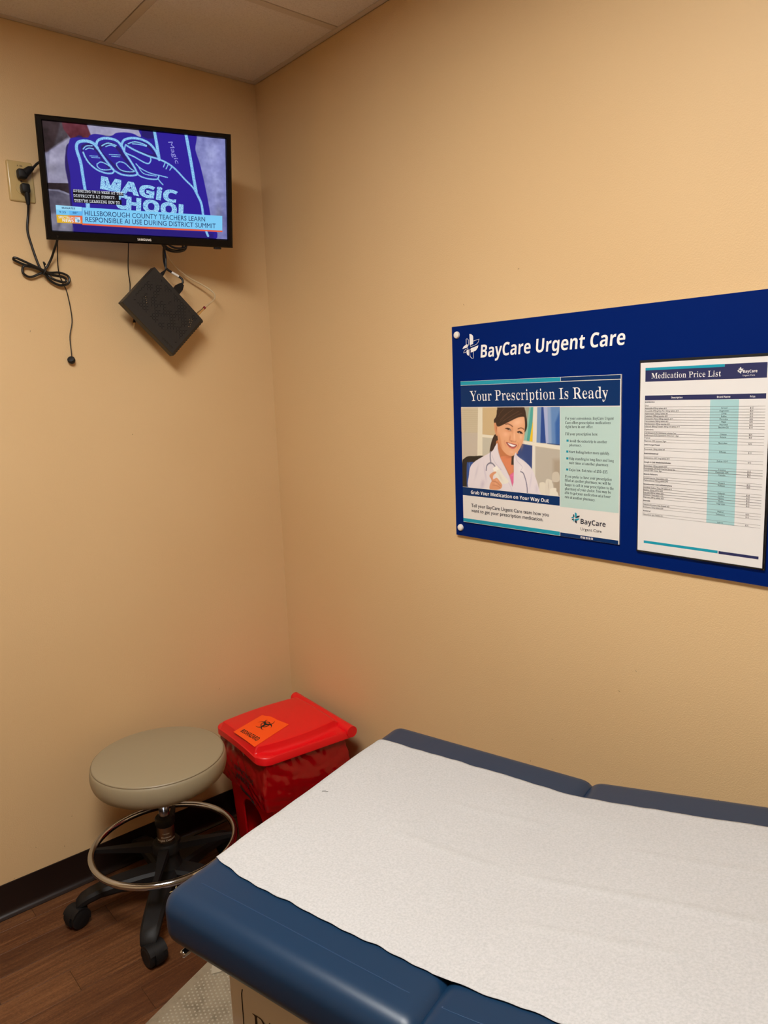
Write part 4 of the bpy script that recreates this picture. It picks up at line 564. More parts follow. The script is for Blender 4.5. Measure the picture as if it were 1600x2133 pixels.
obj('cushion_board', [rbox(-.03, .055, .075, .64, ZT-.110, ZT-.0965, .003, 2)], M['black'], table)
obj('back_board', [moved(rbox(A_SEAM+.05, A_SEAM+.80, .075, .64, ZT-.110, ZT-.0965, .003, 2), hinge)], M['black'], table)
obj('corner_screw', [moved(lathe([(.0001, .006), (.004, .0055), (.0062, .003), (.0065, 0), (.0065, -.01)], 16, cap=False), Matrix.Translation((-.004, .024, ZT-.102)) @ Matrix.Rotation(PI/2, 4, 'X'))], M['chrome'], table, label='small chrome screw')
obj('loose_thread', [tube(spline([(-.034, .046, ZT-.012), (-.038, .046, ZT-.009), (-.040, .049, ZT-.007)], 4), .0005, 5), tube(spline([(-.035, .045, ZT-.012), (-.042, .044, ZT-.014), (-.047, .040, ZT-.016)], 4), .0004, 5)], M['ivory'], table, label='frayed white thread ends')
# base
QA, QB = .058, .061
base = obj('base', [rbox(QA, 1.22, QB, .64, .03, ZT-.098, .004, 3)], M['beige'], table)
obj('drawer_seam', [tube([(.085, QB-.0002, .25), (.087, QB-.0002, .636), (.0895, QB-.0002, .645)], .0009, 6)], M['dark'], base)
obj('lettering', [moved(text('Di', 'S', (0, 0), (.043, 0), (0, .034), 0), Matrix.Translation((.109, QB-.0006, .576)) @ Matrix.Rotation(PI/2, 4, 'X'))], M['ink'], base)
obj('plinth', [box(QA+.05, 1.18, QB+.04, .62, 0, .031)], M['dark'], table, smooth=0)
# pull-out step with a dotted tread
step = obj('step', [rbox(-.394, QA-.001, .02, .60, .165, .199, .006, 3), box(-.35, -.33, .06, .56, 0, .166), box(-.33, QA-.002, .07, .09, .10, .166), box(-.33, QA-.002, .53, .55, .10, .166)], M['beige'], table)
step.rotation_euler = (0, 0, math.radians(5)); step.location = (0, -.0, 0)
obj('tread', [rbox(-.392, QA-.02, .023, .597, .197, .201, .0018, 2)], M['tread'], step)
dv, df = [], []
x = -.366; i = 0
while x < QA-.03:
    y = .05 + (.0058 if i % 2 else 0)
    while y < .57:
        k = len(dv)
        for rr, zz in ((.0029, .2008), (.0020, .2019)):
            for q in range(6):
                a = q*PI/3; dv.append((x+rr*math.cos(a), y+rr*math.sin(a), zz))
        df += [(k+q, k+(q+1) % 6, k+6+(q+1) % 6, k+6+q) for q in range(6)]+[tuple(range(k+6, k+12))]
        y += .0116
    x += .0090; i += 1
obj('tread_dots', [(dv, df)], M['tread_dot'], step, kind='stuff')
obj('corner_plate', [prism([(-.370, .452), (-.353, .431), (-.336, .449), (-.330, .49), (-.374, .49)],   .2012, .204)], M['tread_dot'], step, smooth=0)

# exam paper
def smooth01(t): t = max(0, min(1, t)); return t*t*(3-2*t)
CREASES = [(.47, .37, .66, .385, .0016), (.66, .385, .90, .395, .0014), (.20, .36, .42, .37, .0012), (.34, .30, .37, .24, .0010), (.50, .26, .75, .29, .0012), (.25, .50, .45, .53, .0010), (.60, .50, .95, .53, .0010)]
def paper_mesh():
    prof = []                                            # (a, z, length so far)
    R_ = .034; ac, zc = -.050+R_, ZT-R_
    prof += [(-.0522, ZT-.080), (-.0522, ZT-.055)]
    for k in range(0, 9):
        t = PI-PI/2*k/8
        prof.append((ac+(R_+.0022)*math.cos(t), zc+(R_+.0022)*math.sin(t)))
    a = ac
    while a < A_SEAM-.02:
        a += .006; prof.append((min(a, A_SEAM-.02), ZT+.0022))
    for t in np.linspace(0, 1, 130):
        d = .012+t*.80
        bl = min(1, d/.05)
        prof.append((A_SEAM+d*math.cos(RISE), ZT+.0022+d*math.sin(RISE)+.002*(1-bl)))
    nb = 110; v, f = [], []
    for i, (a, z) in enumerate(prof):
        wob0 = .0035*noise.noise(Vector((a*9, 1.7, 0)))+.004*noise.noise(Vector((a*28, 5.1, 0)))
        wob1 = .003*noise.noise(Vector((a*9, 8.7, 0)))+.0035*noise.noise(Vector((a*25, 3.1, 0)))
        b0, b1 = .114+wob0-SHEAR*a+.032*math.exp(-max(0, a+.05)/.035), .655+wob1-SHEAR*a
        for j in range(nb+1):
            b = b0+(b1-b0)*j/nb
            h = .0050*max(0, noise.noise(Vector((a*6, b*6, 2)))+.1)+.0018*max(0, noise.noise(Vector((a*16, b*12, 6))))+.0040*max(0, .35-abs(noise.noise(Vector((a*3.2+b*2, b*3.2-a, 9)))))**2
            q = b+SHEAR*a
            for (ax, ay, bx, by, hh) in CREASES:
                dx, dy = bx-ax, by-ay; L2 = dx*dx+dy*dy; t = ((a-ax)*dx+(q-ay)*dy)/L2
                if -.1 < t < 1.1:
                    dd = abs((a-ax)*dy-(q-ay)*dx)/math.sqrt(L2)
                    h += 1.5*hh*max(0, 1-dd/.014)*smooth01(min(t+.1, 1.1-t)*5)
            e = min(b-b0, b1-b); h *= .1+.9*smooth01(e/.07); h += .0010*max(0, 1-e/.02)*(.5+.5*noise.noise(Vector((a*30, 4 if j > nb/2 else 0, 0))))
            h -= .0035*math.exp(-((a-A_SEAM)/.008)**2)*max(0, 1-e/.04)
            if i < 11: v.append((a-h*.5, b, z+h*.3))
            else: v.append((a, b, z+h))
    n = nb+1
    for i in range(len(prof)-1):
        for j in range(nb): f.append((i*n+j, (i+1)*n+j, (i+1)*n+j+1, i*n+j+1))
    return v, f
pv, pf = paper_mesh()
paper = obj('exam_paper', [(pv, pf)], M['paper'], None, smooth=60, label='long sheet of white crinkled exam paper lying along the blue table', cat='paper')
paper.matrix_world = table.matrix_world.copy()
sd = paper.modifiers.new('thickness', 'SOLIDIFY'); sd.thickness = .0004; sd.offset = 1
hv = Matrix.Translation((0.004, .40, ZT+.0036))
obj('hair', [moved(tube(spline([(-.006, 0, 0), (0, .003, .0006), (.007, .004, 0)], 4), .0004, 5), hv)], M['ink'], paper)

# ------------------------------------------------------------------ stool
CX, CY = -.691, -.287
stool = empty('stool', (CX, CY, 0), label='round taupe vinyl swivel stool with chrome foot ring on black casters', cat='stool')
SX, SY = .004, .010
prof = [(.02, .416), (.17, .416), (.188, .419), (.199, .427), (.206, .440), (.2095, .456), (.2095, .472), (.207, .485), (.2035, .491), (.201, .4945), (.195, .4965), (.16, .5000), (.10, .5025), (.001, .5035)]
prof = [tuple(p) for p in [(q[0], q[1]) for q in spline([(a, b, 0) for a, b in prof], 3)]]
seat = obj('seat', [lathe(prof, 72, cx=SX, cy=SY)], M['taupe'], stool, smooth=70)
obj('seat_piping', [tube([(SX+.2025*math.cos(2*PI*k/72), SY+.2025*math.sin(2*PI*k/72), .4925) for k in range(72)], .0014, 6, True)], mat('piping_vinyl', (118, 104, 80), .45), seat)
obj('seat_plate', [rbox(-.08+SX, .08+SX, -.08+SY, .08+SY, .408, .419, .004, 2)], M['black'], stool)
obj('gas_piston', [lathe([(.0165, .262), (.0165, .409)], 28)], M['chrome'], stool, smooth=30)
obj('collar', [lathe([(.029, .262), (.031, .268), (.030, .286), (.027, .290), (.016, .290)], 32)], M['black'], stool)
sleeve = obj('sleeve', [lathe([(.0275, .19), (.0275, .268)], 40)], M['steel'], stool, smooth=30)
wrapped = []
ang0 = math.atan2(-2.4517-CY, -1.5557-CX)
for s_, zz, cp in (('Weight Capacity', .2165, .0062), ('Maximum', .2275, .0045), ('Caution', .240, .004)):
    tv_, tf_, _ = text_at(s_, 'B', 0, zz, cp, 0, 'c')
    wrapped.append(([((.0278)*math.cos(ang0+p[0]/.0275), (.0278)*math.sin(ang0+p[0]/.0275), p[1]) for p in tv_], tf_))
obj('fine_print', wrapped, M['pwhite'], sleeve, smooth=0, kind='stuff')
obj('ring_hub', [lathe([(.036, .17), (.046, .176), (.046, .198), (.040, .206), (.030, .208)], 36)], M['black'], stool)
obj('foot_ring', [tube([(.222*math.cos(2*PI*k/80)-.006, .222*math.sin(2*PI*k/80)+.002, .20) for k in range(80)], .0105, 14, True)], M['chrome'], stool, smooth=80)
for a in (148, 238, 328, 58):
    g = [(.035, -.016, .176), (.035, .016, .176), (.035, .016, .200), (.035, -.016, .200), (.214, -.006, .192), (.214, .006, .192), (.214, .006, .204), (.214, -.006, .204)]
    g = (g, [(0, 1, 2, 3), (7, 6, 5, 4), (0, 4, 5, 1), (1, 5, 6, 2), (2, 6, 7, 3), (3, 7, 4, 0)])
    obj('spoke', [moved(g, Matrix.Translation((-.004, .001, 0)) @ Matrix.Rotation(math.radians(a), 4, 'Z'))], M['black'], stool, smooth=0)
obj('base_hub', [lathe([(.020, .055), (.042, .062), (.050, .085), (.048, .115), (.038, .130), (.034, .172)], 36)], M['black'], stool)
def star_leg():
    secs = [(.030, .030, .066, .122), (.08, .028, .074, .121), (.15, .026, .080, .116), (.21, .0245, .078, .106), (.245, .0235, .068, .096), (.268, .022, .056, .086), (.284, .019, .052, .070), (.288, .015, .052, .058)]
    v, f = [], []
    for r, hw, zb, zt in secs:
        hw *= 1.22
        c = min(.008, (zt-zb)*.3)
        v += [(r, -hw*.8, zb), (r, -hw, zb+c), (r, -hw, zt-c), (r, -hw*.72, zt), (r, hw*.72, zt), (r, hw, zt-c), (r, hw, zb+c), (r, hw*.8, zb)]
    for i in range(len(secs)-1):
        for k in range(8): f.append((i*8+k, (i+1)*8+k, (i+1)*8+(k+1) % 8, i*8+(k+1) % 8))
    f += [tuple(range(8)), tuple(range(len(secs)*8-1, len(secs)*8-9, -1))]
    return v, [tuple(reversed(q)) for q in f]
leg_g = star_leg()
first = None
trail = {0: 195, 1: 275, 2: 330, 3: 90, 4: 10}
for k in range(5):
    a = math.radians(160.5+72*k)
    if first is None:
        first = obj('leg', [leg_g], M['black'], stool, smooth=35); o = first
    else:
        o = first.copy(); COL.objects.link(o)
    o.rotation_euler = (0, 0, a)
    px_, py_ = .266*math.cos(a), .268*math.sin(a)
    t = math.radians(trail[k])                       # the wheel trails off its stem
    if k == 0:
        yk = [(math.cos(q), math.sin(q)) for q in np.linspace(math.radians(-25), math.radians(200), 14)]
        hood = [(.034*c, .034*s+.030) for c, s in yk]
        cast_ob = obj('caster', [moved(prism([(p[0]+.024, p[1]) for p in hood], -.012, .012), Matrix.Rotation(PI/2, 4, 'X')),
                                 moved(prism([(p[0]*.96+.024, p[1]) for p in hood[3:]], -.027, .027), Matrix.Rotation(PI/2, 4, 'X')), lathe([(.013, .034), (.013, .060), (.009, .064)], 16)], M['black'], stool, smooth=35)
        wh = lathe([(.004, -.008), (.024, -.009), (.029, -.006), (.030, 0), (.029, .006), (.024, .009), (.014, .0075), (.004, .008)], 28)
        for sgn in (-1, 1):
            obj('wheel', [moved(wh, Matrix.Translation((.024, sgn*.020, .030)) @ Matrix.Rotation(PI/2, 4, 'X'))], M['black'], cast_ob, smooth=35)
        c_ = cast_ob
    else:
        c_ = cast_ob.copy(); COL.objects.link(c_)
        for ch in list(cast_ob.children):
            d_ = ch.copy(); COL.objects.link(d_); d_.parent = c_
    c_.location = (px_, py_, 0); c_.rotation_euler = (0, 0, t)

# ------------------------------------------------------------------ step-on waste bin
BX, BY = -.235, -.290
bin_ = empty('waste_bin', (BX, BY, 0), Matrix.Rotation(math.radians(-4), 3, 'Z'), label='red step-on biohazard bin with orange sticker in the corner behind the stool', cat='bin')
def half(z):                                           # half depth (x) and half width (y) of the tapered body at height z
    t = z/.44; return .128+.022*t, .146+.020*t
def wallpanel(p00, p10, p01, p11, thick, nrm):
    v = [Vector(p) for p in (p00, p10, p11, p01)]; n = Vector(nrm)*thick
    v += [q-n for q in v]
    return [tuple(q) for q in v], [(0, 1, 2, 3), (7, 6, 5, 4), (0, 4, 5, 1), (1, 5, 6, 2), (2, 6, 7, 3), (3, 7, 4, 0)]
x0, y0 = half(0); x1, y1_ = half(.44)
body_g = [wallpanel((x0, -y0, 0), (x0, y0, 0), (x1, -y1_, .44), (x1, y1_, .44), .006, (1, 0, 0)),
          wallpanel((-x0, -y0, 0), (x0, -y0, 0), (-x1, -y1_, .44), (x1, -y1_, .44), .006, (0, -1, 0)),
          wallpanel((x0, y0, 0), (-x0, y0, 0), (x1, y1_, .44), (-x1, y1_, .44), .006, (0, 1, 0))]
arch = [(-.075, 0)]+[(-.075+.075*(1-math.cos(t)), .15+.055*math.sin(t)) for t in np.linspace(0, PI, 13)]+[(.075, 0)]
front = [(y0, 0), (y1_, .44), (-y1_, .44), (-y0, 0)]+arch
n_f = len(front)
fv = [(-half(z)[0], y, z) for y, z in front]+[(-half(z)[0]+.006, y, z) for y, z in front]
body_g.append((fv, [tuple(range(n_f)), tuple(range(2*n_f-1, n_f-1, -1))]+[(i, n_f+i, n_f+(i+1) % n_f, (i+1) % n_f) for i in range(n_f)]))
body_g.append(box(-.118, .125, -.145, .145, .004, .010))
obj('body', body_g, M['redplastic'], bin_, smooth=30)
obj('pedal_recess', [box(-.060, -.056, -.080, .080, .011, .215)], M['dark'], bin_, smooth=0)
obj('pedal', [rbox(-.158, -.075, -.055, .055, .018, .034, .006, 2)], M['black'], bin_)
# lid
LX0, LX1, LY = -.180, .172, .194
cxl = (LX0+LX1)/2
def lid_half(x):
    r = .042
    if x < LX0+r: return LY-.014-r+math.sqrt(max(0, r*r-(LX0+r-x)**2))+.014*(x-LX0)/(LX1-LX0)
    return LY-.014+.014*(x-LX0)/(LX1-LX0)
def panel_half(u): return .128+.022*math.sin(PI*min(1, max(0, u)))**.8
lxs = [LX0, LX0+.001, LX0+.004, LX0+.009, LX0+.015]+list(np.linspace(LX0+.022, LX1-.045, 40))+list(np.linspace(LX1-.042, LX1-.008, 16))
NH = 22
def lid_row(x):
    pw, hy = panel_half((x-LX0)/(LX1-LX0)), lid_half(x)
    pw = min(pw, hy-.016)
    ys_ = [pw*t for t in np.linspace(0, 1, 12)[1:-1]]+[pw-.0045, pw-.003, pw-.001, pw+.0005, pw+.002, pw+.004]
    ys_ += [pw+.006+(hy-.004-pw-.006)*t for t in (0, .3, .6, .85, 1)]+[hy-.0012]
    return [-v for v in reversed(ys_)]+[0]+ys_, pw, hy
lv, lf = [], []
for x in lxs:
    ys_, pw, hy = lid_row(x)
    for y in ys_:
        u = (x-LX0)/(LX1-LX0)
        z = .455-.010*(abs(y)/LY)**2-.004*(1-u)
        rise = .020*smooth01((x-LX0-.003)/.014)*(1-smooth01((x-LX1+.040)/.034))
        z += rise*(1-smooth01((abs(y)-pw+.0035)/.006))
        z -= .005*smooth01((abs(y)-pw-.002)/.004)*(1-smooth01((abs(y)-hy+.014)/.010))*smooth01((x-LX0-.03)/.03)
        e = min(hy-abs(y), x-LX0)
        z -= .0055*(1-smooth01(e/.006))
        lv.append((x, y, z))
nc = len(ys_)
for i in range(len(lxs)-1):
    for k in range(nc-1): lf.append((i*nc+k, (i+1)*nc+k, (i+1)*nc+k+1, i*nc+k+1))
edge = [k for k in range(nc)]+[i*nc+nc-1 for i in range(1, len(lxs))]+[(len(lxs)-1)*nc+k for k in range(nc-2, -1, -1)]+[i*nc for i in range(len(lxs)-2, 0, -1)]
b0_ = len(lv)
for k in edge: p_ = lv[k]; lv.append((p_[0], p_[1]*1.003, p_[2]-.022))
for n_, k in enumerate(edge):
    m_ = (n_+1) % len(edge)
    lf.append((k, edge[m_], b0_+m_, b0_+n_))
lf.append(tuple(b0_+n_ for n_ in range(len(edge))))
_tmp = bmesh.new()
_v = [_tmp.verts.new(p_) for p_ in lv]
for q in lf: _tmp.faces.new([_v[t] for t in q])
bmesh.ops.recalc_face_normals(_tmp, faces=list(_tmp.faces))
lv, lf, _ = from_bm(_tmp)
lid = obj('lid', [(lv, lf)], M['redplastic'], bin_, smooth=50)
obj('hinge', [rod((LX1-.004, -LY-.004, .440), (LX1-.004, LY+.004, .440), .020, 24)], M['redplastic'], bin_, smooth=40)
# sticker on the lid, in the bin's own axes
inv = bin_.matrix_world.inverted()
sc4 = [inv @ Vector(p_) for p_ in D['stk']]           # front-left, front-right, back-right, back-left as read from the front
e_r = (sc4[1]-sc4[0]); e_u = (sc4[3]-sc4[0])
def onlid(x, y, h): return (x, y, .4752-.010*(abs(y)/LY)**2-.004*(1-(x-LX0)/(LX1-LX0))+h)
def sticker_pt(a, b, h):
    q = sc4[0]+e_r*a+(sc4[3]-sc4[0])*b*(1-a)+(sc4[2]-sc4[1])*b*a
    return onlid(q.x, q.y, h)
sv, sf = [], []
for i in range(13):
    for j in range(13):
        a, b = i/12, j/12
        lift = .0006+(.004*max(0, 1-((a-.35)/.22)**2)*smooth01((b-.86)/.14) if b > .86 else 0)
        sv.append(sticker_pt(a, b, lift))
for i in range(12):
    for j in range(12): sf.append((i*13+j, (i+1)*13+j, (i+1)*13+j+1, i*13+j+1))
sticker = obj('sticker', [(sv, sf)], M['orange'], lid, label='orange biohazard sticker')
def lay(g, h): return ([sticker_pt(p_[0], p_[1], h) for p_ in g[0]], g[1], 0)
obj('lettering', [lay(text('BIOHAZARD', 'B', (.15, .12), (.85, .14), (.15, .25), 0), .0012)], M['ink'], sticker, smooth=0, kind='stuff')
# biohazard trefoil: three pairs of horns round a broken ring
def trefoil(cx, cy, R_, ax, ay):
    geos = []
    def put(pts): geos.append(([(cx+p[0]*R_*ax, cy+p[1]*R_*ay, 0) for p in pts], None))
    for k in range(3):
        a0 = PI/2+k*2*PI/3
        c = (.48*math.cos(a0), .48*math.sin(a0)); co = (.60*math.cos(a0), .60*math.sin(a0))
        Ro, Ri = .56, .455
        th = np.linspace(math.radians(38), math.radians(322), 40)
        th = np.array([a0+t for t in th])
        outer = [(c[0]+Ro*math.cos(t), c[1]+Ro*math.sin(t)) for t in th]
        inner = [(co[0]+.46*math.cos(t), co[1]+.46*math.sin(t)) for t in th]
        for i in range(39):
            geos.append(([(cx+p[0]*R_*ax, cy+p[1]*R_*ay, 0) for p in (outer[i], outer[i+1], inner[i+1], inner[i])], 1))
        for i in range(14):                                         # arcs of the ring between horns
            t0 = a0+math.radians(-40+80*i/14); t1 = a0+math.radians(-40+80*(i+1)/14)
            geos.append(([(cx+r_*math.cos(t)*R_*ax, cy+r_*math.sin(t)*R_*ay, 0) for r_, t in ((.50, t0), (.50, t1), (.40, t1), (.40, t0))], 1))
    return [(v_, [(0, 1, 2, 3)]) for v_, _ in geos]
obj('biohazard_symbol', [lay(g, .0012) for g in trefoil(.47, .70, .26, 1.0, e_r.length/e_u.length*1.0)], M['ink'], sticker, smooth=0, kind='stuff')

# liner bag hanging out under the lid
liner = empty('bin_liner', (BX, BY, .2), bin_.matrix_world.to_3x3(), label='glossy red plastic liner bag hanging out under the bin lid', cat='liner bag')
def bag_off(s, z):
    t = (.425-z)/.2
    q = .006+.018*smooth01(t*1.6)
    q += .010*noise.noise(Vector((s*7, z*5, 1)))+.0045*abs(noise.noise(Vector((s*16+z*22, z*14-s*6, 4))))+.0018*noise.noise(Vector((s*45, z*20, 7)))+.002*abs(noise.noise(Vector((s*30-z*25, z*35+s*10, 11))))
    return max(.004, q)
def bag_front_x(y, z): return -half(z)[0]-bag_off(-y, z)
per = []
hx_, hy_ = 1, 1
nside = 64
for k in range(nside): per.append(('f', 1-2*k/nside))       # front, from +y to -y
for k in range(nside): per.append(('r', -1+2*k/nside))      # right (-y), from -x to +x
for k in range(nside): per.append(('b', -1+2*k/nside))
for k in range(nside): per.append(('l', 1-2*k/nside))
bv, bf = [], []; NZ = 40
for iz in range(NZ+1):
    for kind_, t in per:
        s0 = {'f': 0, 'r': 1.1, 'b': 2.3, 'l': 3.4}[kind_]+t*.2
        zb = .252+.02*noise.noise(Vector((s0*4, 0, 3)))+.012*noise.noise(Vector((s0*13, 2, 3)))
        if kind_ == 'r': zb -= .035*(.5+.5*t)
        z = .428+(zb-.428)*iz/NZ
        hx_, hy_ = half(z)
        if kind_ == 'f': s = -t*hy_; o_ = bag_off(s, z); p_ = (-hx_-o_, t*(hy_+o_*.9), z)
        elif kind_ == 'r': s = 1.1+t*.16; o_ = bag_off(s, z); p_ = (t*(hx_+o_*.9), -hy_-o_, z)
        elif kind_ == 'b': s = 2.3+t*.2; o_ = bag_off(s, z)*.5; p_ = (hx_+o_, t*(hy_+o_), z)
        else: s = 3.4+t*.16; o_ = bag_off(s, z); p_ = (t*(hx_+o_*.9), hy_+o_, z)
        bv.append((p_[0], p_[1], p_[2]-.2))
npr = len(per)
for i in range(NZ):
    for k in range(npr): bf.append((i*npr+k, (i+1)*npr+k, (i+1)*npr+(k+1) % npr, i*npr+(k+1) % npr))
obj('bag', [(bv, bf)], M['bag'], liner, smooth=60)
def onbag(g): return ([(bag_front_x(-p_[0], p_[1])-.0018, -p_[0], p_[1]-.2) for p_ in g[0]], [tuple(reversed(q)) for q in g[1]], 0)
obj('lettering', [onbag(text('WASTE', 'B', (-.045, .292), (.060, .292), (-.045, .312), 0))], M['ink'], liner, smooth=0, kind='stuff')
obj('lettering', [onbag(text('INFECTIOUS', 'B', (-.052, .322), (.10, .322), (-.052, .336), 0))], M['ink'], liner, smooth=0, kind='stuff')
obj('printed_stripe', [onbag(([(-.02+a*.13, .262-.02*a+b*.010, 0) for a in np.linspace(0, 1, 12) for b in (0, 1)], [(2*i, 2*i+2, 2*i+3, 2*i+1) for i in range(11)]))], M['ink'], liner, smooth=0)

# ------------------------------------------------------------------ blue sign with its posters
S0, S1, SZ0, SZ1 = .9548, 1.872, 1.1862, 1.7775
sign = empty('sign_board', (0, -(S0+S1)/2, (SZ0+SZ1)/2), FR_RIGHT, label='large dark blue clinic sign board screwed to the right wall', cat='sign')
def sg(s_, z_): return s_-(S0+S1)/2, z_-(SZ0+SZ1)/2
OX, OY = (S0+S1)/2, (SZ0+SZ1)/2
a, b = sg(S0, SZ0); c, d = sg(S1, SZ1)
bd = box(a, c, b, d, .003, .010)
bd = (bd[0], bd[1][:1]+bd[1][2:], 1); fr_ = ([(a, b, .010), (c, b, .010), (c, d, .010), (a, d, .010)], [(0, 1, 2, 3)], 0)
obj('board', [bd, fr_], [M['signblue'], M['signedge']], sign, smooth=0)
capg = lathe([(.0098, .0098), (.0098, .0125), (.0085, .0155), (.005, .0172), (.0005, .0178)], 24)
for q in D['caps']+[[S1-.02, SZ1-.023], [S1-.02, SZ0+.024]]:
    x, y = sg(*q)
    obj('screw_cap', [off(capg, x, y)], M['white'], sign, label='white domed screw cap')
st, tx, pts = D['T']['sign'][0]
obj('lettering', [off(text(tx, st, *pts, .0104), -OX, -OY)], M['pwhite'], sign, smooth=0)
def outline(poly, z, w_):
    pts = [(*p, z) for p in poly]
    return tube(pts, w_, 4, True)
def emblem_fill(c, k): return [off(flat([(p[0]*k, p[1]*k) for p in s_], 0), c[0], c[1]) for s_ in D['emf']]
def emblem_open(c, k): return [off(flat([(p[0]*k, p[1]*k) for p in s_], 0), c[0], c[1]) for s_ in D['emo']]
c0 = D['emc'][0]
obj('emblem', [off(g, -OX, -OY, .0104) for g in emblem_fill(c0, 1)]+[off(outline([(p[0], p[1]) for p in s_], 0, .0007), c0[0]-OX, c0[1]-OY, .0106) for s_ in D['emo']], M['pwhite'], sign, smooth=0)

# poster
P0, P1, PZ0, PZ1 = .988, 1.4920, 1.2290, 1.6268
PX, PY = (P0+P1)/2, (PZ0+PZ1)/2
poster = empty('poster', (0, -PX, PY), FR_RIGHT, label='prescription poster with photo of a smiling pharmacist, left on the blue board', cat='poster')
ZP = .0142
obj('panel', [box(P0-PX, P1-PX, PZ0-PY, PZ1-PY, .0102, .0140)], M['pcream'], poster, smooth=0)
def q4(k): return [(p[0]-PX, p[1]-PY) for p in D['pst'][k]]
prt = []
def rect(x0, x1, y0, y1, z, mi): return flat([(x0-PX, y0-PY), (x1-PX, y0-PY), (x1-PX, y1-PY), (x0-PX, y1-PY)], z, mi)
prt += [rect(P0, 1.3238, 1.6160, PZ1-.0006, ZP, 2), rect(1.3252, 1.4905, 1.6168, PZ1-.001, ZP, 0), rect(P0, 1.4895, 1.5558, 1.6150, ZP, 0),
        rect(P0, 1.3222, 1.3066, 1.3298, ZP, 0), rect(1.3238, 1.4898, 1.3046, 1.5536, ZP, 1), rect(P0, 1.3224, 1.2300, 1.2400, ZP, 2), rect(1.3240, 1.4898, 1.2292, 1.2386, ZP, 0)]
obj('colour_bands', prt, [M['pnavy'], M['pmint'], M['pteal']], poster, smooth=0)
cv = Canvas(.9880, 1.3224, 1.3308, 1.5542, 300, 200)
cv.run(S['ph'], .0012)
cv.mesh('printed_photo', ZP, PX, PY, poster, M['photo'])
big, mid, fine = [], [], []
for k, (st, tx, pts) in enumerate(D['T']['poster']):
    g = off(text(tx, st, *pts, ZP+.0003), -PX, -PY)
    (big if k in (0, 1) else mid if k < 6 else fine).append(g)
for g in big: obj('lettering', [g], M['pwhite'], poster, smooth=0)
for g in mid: obj('lettering', [g], M['pblack'], poster, smooth=0)
obj('fine_print', fine, M['pblack'], poster, smooth=0, kind='stuff')
for q in D['bul']: obj('bullet', [flat([(p[0]-PX, p[1]-PY) for p in q], ZP+.0003)], M['pteal'], poster, smooth=0)
for q in D['ico']: obj('icon', [flat([(p[0]-PX, p[1]-PY) for p in q], ZP+.0003)], M['pcream'], poster, smooth=0)
ic = []
for k, q in enumerate(D['ico']):
    cx = sum(p[0] for p in q)/4-PX; cy = sum(p[1] for p in q)/4-PY; z = ZP+.0005
    if k == 0: ic += [box(cx-.0002, cx+.0006, cy-.0022, cy+.0016, z, z+.0001), box(cx-.0008, cx+.0012, cy-.0002, cy+.0004, z, z+.0001)]
    elif k == 1: ic += [flat([(cx-.0014, cy+.0010), (cx, cy+.0002), (cx+.0014, cy+.0012), (cx+.0004, cy-.0014), (cx-.0012, cy-.0010)], z)]
    elif k == 2: ic += [off(tube([(.0013*math.cos(t), .0013*math.sin(t), 0) for t in np.linspace(0, 2*PI, 12, False)], .0003, 4, True), cx, cy, z)]
    elif k == 3: ic += [box(cx-.0014, cx-.0008, cy-.0012, cy+.0006, z, z+.0001), box(cx-.0002, cx+.0014, cy-.0012, cy-.0002, z, z+.0001)]
    else: ic += [box(cx-.0015, cx+.0015, cy-.0009, cy+.0009, z, z+.0001)]
obj('icon_marks', ic, M['pnavy'], poster, smooth=0, kind='stuff')
c1 = D['emc'][1]
obj('emblem', [(*off(g, -PX, -PY, ZP+.0004)[:2], 0) for g in emblem_fill(c1, .41)]+[(*off(g, -PX, -PY, ZP+.0003)[:2], 1) for g in emblem_open(c1, .41)], [M['pteal'], M['pblack']], poster, smooth=0)

# price list in its clear pocket
L0, L1, LZ0, LZ1 = 1.5408, 1.8216, 1.2242, 1.6494
QX, QY = (L0+L1)/2, (LZ0+LZ1)/2
plist = empty('price_list', (0, -QX, QY), FR_RIGHT, label='white medication price list sheet in a clear pocket, right on the blue board', cat='price list')
ZL = .0152
obj('sheet', [box(L0-QX, L1-QX, LZ0-QY, LZ1-QY, .0142, .0150)], M['sheet'], plist, smooth=0)
obj('pocket_shade_back', [box(L0-.003-QX, L1+.004-QX, LZ0-.004-QY, LZ1+.006-QY, .0102, .0140)], M['dark'], plist, smooth=0)  # near-black backing paints in the shadow that rims the clear pocket's top
def lrect(x0, x1, y0, y1, z, mi): return flat([(x0-QX, y0-QY), (x1-QX, y0-QY), (x1-QX, y1-QY), (x0-QX, y1-QY)], z, mi)
obj('colour_bands', [lrect(1.5528, 1.8138, 1.6078, 1.6326, ZL, 0), lrect(1.7296, 1.8138, 1.6326, 1.6380, ZL, 0), lrect(1.5528, 1.7295, 1.6326, 1.6382, ZL, 1), lrect(1.5529, 1.8138, 1.5670, 1.5774, ZL, 0),
                     lrect(1.7018, 1.7613, 1.3060, 1.5666, ZL, 2), lrect(1.5565, 1.7285, 1.2424, 1.2483, ZL, 1), lrect(1.7306, 1.8130, 1.2418, 1.2477, ZL, 0)], [M['pnavy2'], M['pteal'], M['pcol']], plist, smooth=0)
w6 = [off(text(tx, st, *pts, ZL+.0003), -QX, -QY) for st, tx, pts in D['T']['plist']]
obj('lettering', w6[:1], M['pwhite'], plist, smooth=0)
obj('fine_print', w6[1:], M['pwhite'], plist, smooth=0, kind='stuff')
c2 = D['emc'][2]
obj('emblem', [off(g, -QX, -QY, ZL+.0004) for g in emblem_fill(c2, .19)+emblem_open(c2, .19)], M['pwhite'], plist, smooth=0)
